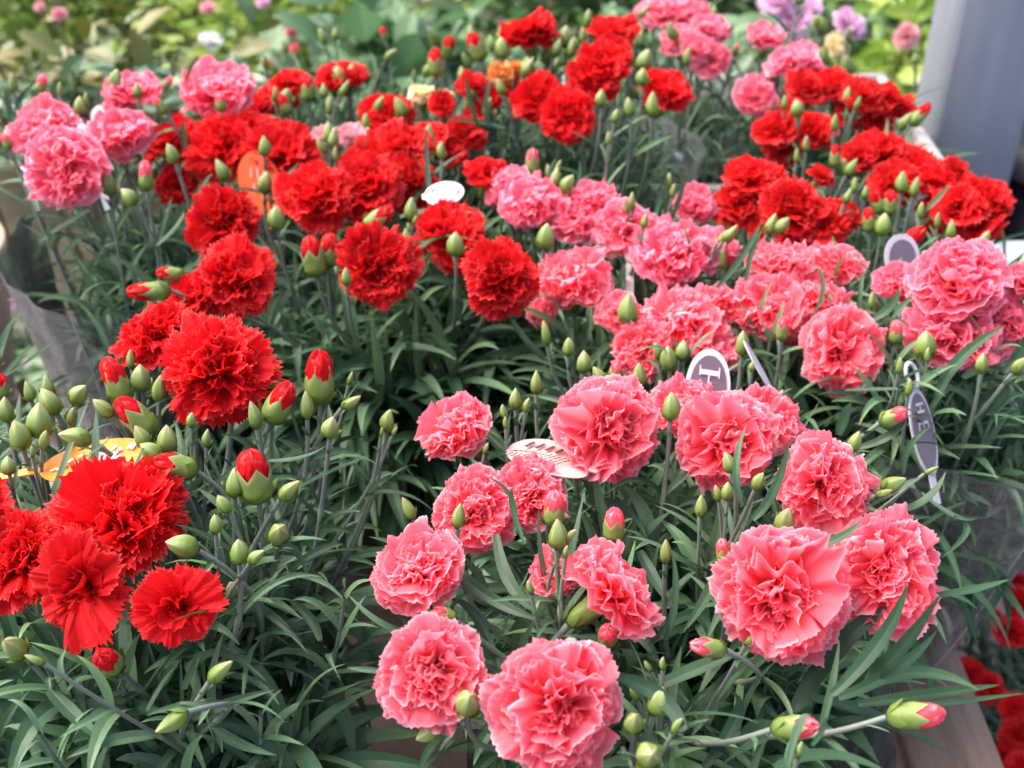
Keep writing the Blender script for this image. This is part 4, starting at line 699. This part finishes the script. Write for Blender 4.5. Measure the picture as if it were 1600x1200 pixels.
# ------------------------------------------------------------ plant tags
def oval_tag(name, label, pc, xa, ya, rx, ry, m, rim=None, rimw=.12, stake=.08, bend=0.0, n=48, loop=False):
    """flat oval plastic tag: centre pc, long axis xa, short axis ya (unit 3-D vectors)"""
    xa = norm(np.array(xa, float)); ya = np.array(ya, float); ya = norm(ya - xa * np.dot(xa, ya)); nn = np.cross(xa, ya)
    if np.dot(nn, CP - np.array(pc)) < 0: nn = -nn
    e = empty(name, pc, label, 'plant tag')
    th = np.arange(n) / n * 6.283
    def disc(r0, r1, z, mat, nm, zt=.0006):
        A = Acc(); rows = []
        for (s_, zz) in ((max(r0, .001), z - zt), (r1, z - zt), (r1, z), (max(r0, .001), z), (max(r0, .001), z - zt)):
            X = rx * s_ * np.cos(th); Y = ry * s_ * np.sin(th); rows.append(X[:, None] * xa + Y[:, None] * ya + (zz + bend * (X / rx) ** 2)[:, None] * nn)
        A.add(np.array(rows), grid_faces(5, n, True)); return link(nm, A.mesh(nm, mat, smooth=False), e)
    disc(0, 1, 0, M[rim or m], 'plate')
    if rim: disc(0, 1 - rimw, .0005, M[m], 'print', .0004)
    A = Acc(); q = -xa * rx * .93; w_ = .003
    r_ = [q + ya * w_, q - ya * w_, q - ya * w_ - xa * stake, q + ya * w_ - xa * stake]; r2 = [v - nn * .001 - nn * .0 for v in r_]
    A.add(r_ + r2, [(0, 1, 2, 3), (7, 6, 5, 4), (0, 4, 5, 1), (1, 5, 6, 2), (2, 6, 7, 3), (3, 7, 4, 0)]); link('stake', A.mesh('stake', M[rim or m], smooth=False), e)
    def stroke(pts, wd, mat='plastic', name='lettering', acc=None):
        A = acc or Acc()
        for (x0, y0, x1, y1) in pts:
            dx, dy = x1 - x0, y1 - y0; l = math.hypot(dx, dy) or 1; ox, oy = -dy / l * wd / 2, dx / l * wd / 2; V = []
            for zz in (.0011, .0014):
                for (u, v) in ((x0 - ox, y0 - oy), (x1 - ox, y1 - oy), (x1 + ox, y1 + oy), (x0 + ox, y0 + oy)): V.append(u * rx * xa + v * ry * ya + (zz + bend * u * u) * nn)
            A.add(V, [(4, 5, 6, 7), (0, 1, 5, 4), (1, 2, 6, 5), (2, 3, 7, 6), (3, 0, 4, 7)])
        if acc is None: link(name, A.mesh(name, M[mat], smooth=False), e)
    return e, stroke
# orange tag, front left
pc = at_h(147, 718, .41); e, st = oval_tag('plant_tag', 'orange oval tag with white lettering behind the big front left red bloom', pc, CR * .95 + CU * .17, CU * .55 + CF * .8, .0300, .0180, 'tagorange', stake=.04)
st([(.02, .35, .16, .5), (.05, -.1, .2, .25), (.1, .05, .3, .12), (.12, -.35, .12, .3), (.22, -.35, .22, .1), (.32, .25, .38, .45), (.36, -.3, .46, .3), (.36, -.3, .52, -.1), (.34, .05, .52, .2)], .055)
st([(-.12, 0, -.05, .1), (-.3, .2, -.22, .28), (-.75, -.3, -.66, -.2), (-.66, -.2, -.6, -.32), (-.46, .0, -.4, .14), (.62, .18, .68, .4), (.7, .1, .74, .38), (.84, .22, .9, .34)], .06)
st([(-.58, -.25, -.5, -.1), (-.56, -.12, -.46, -.2)], .10, 'tagred')
# orange red tag in the cluster
pc = at_h(405, 285, .425); e, st = oval_tag('plant_tag', 'orange red oval tag half hidden among the dense red cluster', pc, CU * .95 - CR * .25, CR, .026, .017, 'tagred', stake=.015)
st([(.2, -.3, .5, -.2), (.1, 0, .45, .1), (.0, .3, .3, .35), (-.3, -.3, 0, -.25), (-.3, .2, -.1, .25)], .07, 'tagpink')
# grey oval tag with the sideways H
pc = at_h(1106, 605, .42); e, st = oval_tag('plant_tag', 'mauve grey oval tag with thick white rim and a white letter H', pc, CU * .95 + CR * .07, CR * .96 - CU * .12 + CF * .1, .0235, .0140, 'tagrey', rim='plastic', rimw=.17, stake=.06)
st([(.40, -.40, .36, .42)], .13); st([(.38, 0.0, -.16, -.04)], .06); st([(-.18, -.44, -.22, .40)], .13)
st([(.56, -.42, .30, -.42), (.52, .44, .24, .44), (-.04, -.46, -.30, -.46), (-.08, .42, -.34, .42)], .05)
# tag at right
pc = at_h(1443, 675, .46); e, st = oval_tag('plant_tag', 'narrow dark grey tag with a loop on top, right of the budding pink pot', pc, CU * .97 - CR * .2, CR * .75 + CF * .5, .029, .0115, 'tagrey', rim='lilacplastic', rimw=.14, stake=.02)
st([(.62, -.30, .62, .3), (.45, -.30, .45, .3), (.62, 0, .45, 0), (.2, -.4, .2, .4), (.2, -.4, .05, -.4), (.2, 0, .08, 0), (.2, .4, .05, .4)], .06, 'lilacplastic')
A = Acc(); xa = norm(CU * .97 - CR * .2); ya = norm(CR * .75 + CF * .5); th = np.linspace(0, 6.283, 30); tube(A, [xa * (.0365 + .008 * math.cos(q)) + ya * .0055 * math.sin(q) for q in th], .0014, 6); link('loop', A.mesh('loop', M['lilacplastic']), e)
# white tag, pink glow of the blooms held in its colour
pc = at_h(858, 713, .415); e, st = oval_tag('plant_tag', 'white tag coloured with pink light, seen from behind with small printed blocks and rows of text', pc, -CR * .9 + CU * .24 + CF * .12, CU * .5 + CF * .86, .024, .017, 'tagpink', stake=.006, bend=-.003)
for q in range(4): st([(-.28 + q * .24, .55, -.12 + q * .24, .2)], .085, 'ink', 'printed_block')
for q in range(12): st([(-.52 + q * .115, .12 - .02 * q, -.36 + q * .115, -.18), (-.33 + q * .115, -.24, -.2 + q * .115, -.5)], .018, 'ink', 'small_text')
# white tag
pc = at_h(694, 302, .415); e, st = oval_tag('plant_tag', 'bright white oval tag lying flat beside the middle red blooms', pc, CR * .95 + CU * .15, CU * .7 + CF * .6, .0155, .0140, 'lilacplastic', rim='plastic', rimw=.22, stake=.003)
A = Acc(); th = np.linspace(0, 6.283, 40); tube(A, [norm(CR * .95 + CU * .15) * .011 * math.cos(q) + norm(CU * .6 + CF * .7) * .0095 * math.sin(q) + np.array([0, 0, .0022]) for q in th], .0011, 6); link('raised_ring', A.mesh('raised_ring', M['lilacplastic']), e)
pc = at_h(1410, 402, .42); e, st = oval_tag('plant_tag', 'round pale lilac rimmed tag between the red mass and the right pink pot', pc, CU, CR * .9 + CF * .3, .017, .015, 'tagrey', rim='lilacplastic', rimw=.25, stake=.05)
pc = at_h(1187, 575, .43); e, st = oval_tag('plant_tag', 'narrow pale mauve tag standing edge on below the middle pink blooms', pc, CU * .9 - CR * .5, CR * .4 + CF * .9, .020, .008, 'lilacplastic', stake=.05)
pc = at_h(984, 396, .43); e, st = oval_tag('plant_tag', 'small white tag tip poking up between the small flowered pinks', pc, CU, CR, .008, .004, 'plastic', stake=.05)
for q in ((132, 215, .39), (150, 186, .39)): pc = at_h(*q); e, st = oval_tag('plant_tag', 'white tag end behind the left pink blooms, ' + ('lower' if q[1] > 200 else 'upper') + ' of the two', pc, CU * .9 + CR * (.3 if q[0] > 140 else -.3), CR, .012, .006, 'plastic', stake=.05)

# ------------------------------------------------------------ things at the edges
t = empty('metal_bucket', (-.625, 1.08, .40), 'grey galvanised bucket on the black stand, cut by the left edge', 'bucket')
A = Acc(); lathe(A, [(.001, 0), (.055, 0), (.095, .22), (.099, .222), (.098, .226), (.092, .222), (.053, .006), (.001, .006)], 40); link('body', A.mesh('body', M['steel']), t)
A = Acc(); lathe(A, [(.09, .20), (.101, .26), (.098, .262), (.086, .2)], 40); link('paper_wrap', A.mesh('paper_wrap', M['pottan']), t)
t = empty('plant_stand', (-.625, 1.08, -.018), 'thin black metal stand with straight legs at the left', 'stand')
A = Acc(); th = np.linspace(0, 6.283, 40); tube(A, [(.05 * math.cos(q), .05 * math.sin(q), .414) for q in th], .005, 7); tube(A, [(-.05, 0, .414), (.05, 0, .414)], .005, 6); tube(A, [(0, -.05, .414), (0, .05, .414)], .005, 6); link('ring', A.mesh('ring', M['black']), t)
for q in range(4): A = Acc(); c0, s0 = math.cos(q * 1.5708 + .1), math.sin(q * 1.5708 + .1); tube(A, [(.05 * c0, .05 * s0, .41), (.055 * c0, .055 * s0, .2), (.06 * c0, .06 * s0, .006)], .005, 7); link('leg', A.mesh('leg', M['black']), t)
t = empty('plastic_pot', (-.64, 1.50, .006), 'maroon plastic pot with a white sticker on the ground, seen past the left sleeve', 'pot')
A = Acc(); lathe(A, [(.001, 0), (.065, 0), (.085, .15), (.094, .152), (.096, .18), (.09, .18), (.082, .15), (.001, .14)], 40); link('body', A.mesh('body', M['redpot']), t)
A = Acc(); V = [(.0885 * math.cos(q) * f, .0885 * math.sin(q) * f, z) for z, f in ((.07, .895), (.12, .962)) for q in np.linspace(-1.9, -1.1, 8)]; A.add(V, grid_faces(2, 8)); link('sticker', A.mesh('sticker', M['plastic']), t)
t = empty('planter', (.76, 1.46, .006), 'big black planter with a thick brown rim behind the post', 'planter')
A = Acc(); lathe(A, [(.001, 0), (.10, 0), (.135, .60), (.001, .56)], 40); link('body', A.mesh('body', M['black']), t)
A = Acc(); lathe(A, [(.13, .585), (.148, .59), (.152, .61), (.142, .625), (.128, .61)], 40); link('rim', A.mesh('rim', M['hoop']), t)
t = empty('side_table', (.64, 1.14, .006), 'dark low side table right of the display table, in front of the steel post', 'table'); org = (.64, 1.14, .006)
A = Acc(); box(A, .47, .86, 1.0, 1.28, .46, .48, .002); link('tabletop', A.mesh('tabletop', M['darkwood'], org), t)
for lx, ly in ((.48, 1.01), (.82, 1.01), (.48, 1.24), (.82, 1.24)): A = Acc(); box(A, lx, lx + .03, ly, ly + .03, .006, .4597, .001); link('leg', A.mesh('leg', M['darkwood'], org), t)
t = empty('plastic_box', (.62, 1.12, .4805), 'pale blue plastic box on the low side table at the right edge', 'box')
A = Acc(); box(A, -.09, .14, -.10, .10, 0, .095, .006); link('body', A.mesh('body', M['bluebox']), t)
A = Acc(); box(A, -.096, .146, -.106, .106, .0955, .115, .004); link('lid', A.mesh('lid', M['bluebox']), t)

# ------------------------------------------------------------ garden behind
def shrub(name, label, c, r, n, leaf, wid, mat, seed, blooms=(), trans=None, stems=9, zb=0, clump=0, cat='shrub', S=4, fold=.2, droop=(.2, 1.2)):
    rng = np.random.default_rng(seed); e = empty(name, (c[0], c[1], zb + .005), label, cat, 'garden shrubs behind the table')
    org = np.array([c[0], c[1], zb + .005]); St = Acc(); ends = []
    for i in range(stems):
        a = rng.random() * 6.283; q = rng.random() ** .5; p1 = np.array([c[0] + r[0] * q * math.cos(a) * .8, c[1] + r[1] * q * math.sin(a) * .8, c[2] + r[2] * rng.uniform(-.1, .85) * (1 - .5 * q)])
        b = org + np.array([math.cos(a), math.sin(a), 0]) * .03; m = (b + p1) / 2 + np.array([math.cos(a), math.sin(a), 0]) * .3 * r[0] * q; tt = np.linspace(0, 1, 8)[:, None]
        Q = (1 - tt) ** 2 * b + 2 * tt * (1 - tt) * m + tt * tt * p1; tube(St, Q, np.linspace(.008, .0025, 8), 5); ends.append(Q)
    link('stems', St.mesh('stems', M['b_twig'], org), e)
    k = n; d = norm(rng.normal(size=(k, 3))); rad_ = rng.random(k) ** .45; Pn = np.array(c) + d * rad_[:, None] * np.array(r)
    cl = clump or 14; cc = np.array(c) + norm(rng.normal(size=(cl, 3))) * (rng.random(cl) ** .4)[:, None] * np.array(r) * .85; j = rng.integers(cl, size=k)
    Pn = Pn * .35 + (cc[j] + rng.normal(0, .20, (k, 3)) * np.array(r)) * .65; Pn[:, 2] = np.maximum(Pn[:, 2], zb + .03)
    D = norm(Pn - np.array(c) + rng.normal(0, .5, (k, 3)) * np.array(r)); D[:, 2] = D[:, 2] * .5 + rng.uniform(-.1, .5, k)
    L = rng.uniform(.7, 1.25, k) * leaf; W = L * wid * rng.uniform(.8, 1.1, k); A = Acc()
    leaf_batch(A, Pn, D, L, W, rng.uniform(*droop, k), rng.normal(0, .3, k), rng, S=S, fold=fold, tint=np.clip(rng.random(k) * .7 + (rng.random(cl) * .4)[j], 0, 1), prof=([0, .2, .5, .8, 1], [.15, .8, 1, .65, .03]))
    link('foliage', A.mesh('foliage', M[mat], org), e)
    for (px, py, dpx, kd, dist) in blooms:
        p = at_d(px, py, dist); R = dpx / 2 * dist / FPX; o = link('flower', BL[kd]['lo'][0]); wm = place(o, e, p, view_vec(rng.uniform(-.3, .3), rng.uniform(.2, .7)), R, rng.random() * 6)
        A = Acc(); tube(A, [p - np.array([0, -.002, R * .3]), p * .6 + np.array([c[0], c[1], c[2]]) * .4 - np.array([0, 0, .02]), np.array([c[0], c[1], c[2] - r[2] * .6])], .002, 5); g = link('stem', A.mesh('stem', M['b_twig'])); sub(g, o, wm)
    return e
shrub('rose_bush', 'bronze leaved rose bush with glossy grey leaves, upper left corner', (-.66, 1.75, .56), (.34, .2, .17), 230, .058, .52, 'b_olive', 41, [(92, 22, 24, 'palepink', 1.75), (62, 10, 18, 'palepink', 1.75)], stems=9, S=6)
shrub('rose_bush', 'low pale glossy leaved rose bush behind the left pink blooms', (-.56, 1.58, .60), (.36, .13, .11), 260, .045, .6, 'b_rose', 42, stems=9, S=6)
shrub('leafy_shrub', 'bright yellow green shrub behind the bronze rose bush', (-1.0, 2.75, .42), (.75, .45, .42), 3200, .045, .5, 'b_yellow', 43, clump=30)
shrub('leafy_shrub', 'yellow green shrub with pale blossoms, above the dense red cluster', (-.42, 2.35, .40), (.42, .35, .38), 1800, .045, .55, 'b_yellow', 44, [(330, 65, 36, 'white', 2.0), (420, 72, 44, 'palepink', 2.0), (455, 50, 20, 'pink', 1.95), (458, 74, 18, 'pink', 1.95), (412, 4, 22, 'rose', 2.1), (325, 12, 24, 'palepink', 2.1)], clump=24)
shrub('leafy_shrub', 'broad leaved green shrub behind the centre of the table', (-.18, 1.95, .44), (.34, .22, .26), 420, .085, .72, 'b_grey', 45, clump=16, S=6)
shrub('leafy_shrub', 'grey green bush behind the tall red sleeve', (.22, 1.85, .46), (.32, .2, .24), 900, .055, .5, 'b_grey', 46, clump=18)
shrub('low_conifer', 'small dark green bush below the broad leaved shrub', (-.20, 1.55, .45), (.12, .1, .19), 1500, .03, .12, 'b_dark', 47, clump=22, S=3)
shrub('rose_bush', 'yellow green bush with lilac roses, left of the steel post', (.62, 1.92, .42), (.36, .24, .34), 1500, .055, .5, 'b_yellow', 48, [(1240, 26, 62, 'rose', 1.75), (1325, 36, 52, 'rose', 1.7), (1218, 0, 60, 'rose', 1.75), (1418, 56, 40, 'palepink', 1.75), (1266, 12, 40, 'rose', 1.8), (1305, 72, 40, 'yellow', 1.7)], clump=22)
shrub('leafy_shrub', 'mid green bush far behind the lilac roses', (1.05, 2.6, .42), (.6, .4, .42), 2200, .05, .5, 'b_green', 49, clump=26)
shrub('leafy_shrub', 'mid green bush far behind the broad leaved shrub', (.15, 2.8, .42), (.7, .45, .42), 3200, .05, .5, 'b_green', 50, clump=30)
shrub('leafy_shrub', 'dark green hedge bush at the far back left', (-1.1, 3.9, .42), (1.0, .5, .5), 2600, .07, .5, 'b_green', 51, clump=40)
shrub('leafy_shrub', 'dark green hedge bush at the far back right', (1.1, 3.9, .42), (1.1, .5, .5), 2600, .07, .5, 'b_green', 52, clump=40)
shrub('leafy_shrub', 'low bush in shade between the post and the black planter', (1.0, 1.9, .3), (.25, .25, .28), 700, .05, .4, 'b_dark', 53, clump=14)
shrub('flowering_plant', 'small plant with lilac flowers on the paving past the left edge of the table', (-.86, 1.70, .14), (.12, .12, .12), 200, .05, .35, 'b_grey', 54, [(22, 470, 26, 'rose', 1.9), (44, 490, 24, 'rose', 1.92), (50, 505, 20, 'rose', 1.95), (38, 448, 22, 'rose', 1.9), (62, 470, 20, 'palepink', 1.9)], cat='plant')
shrub('flowering_plant', 'leafy plant growing in the maroon pot at the left', (-.64, 1.50, .24), (.12, .12, .09), 160, .055, .3, 'b_grey', 55, [(75, 575, 20, 'palepink', 1.8), (60, 550, 18, 'palepink', 1.85)], zb=.145, cat='plant')
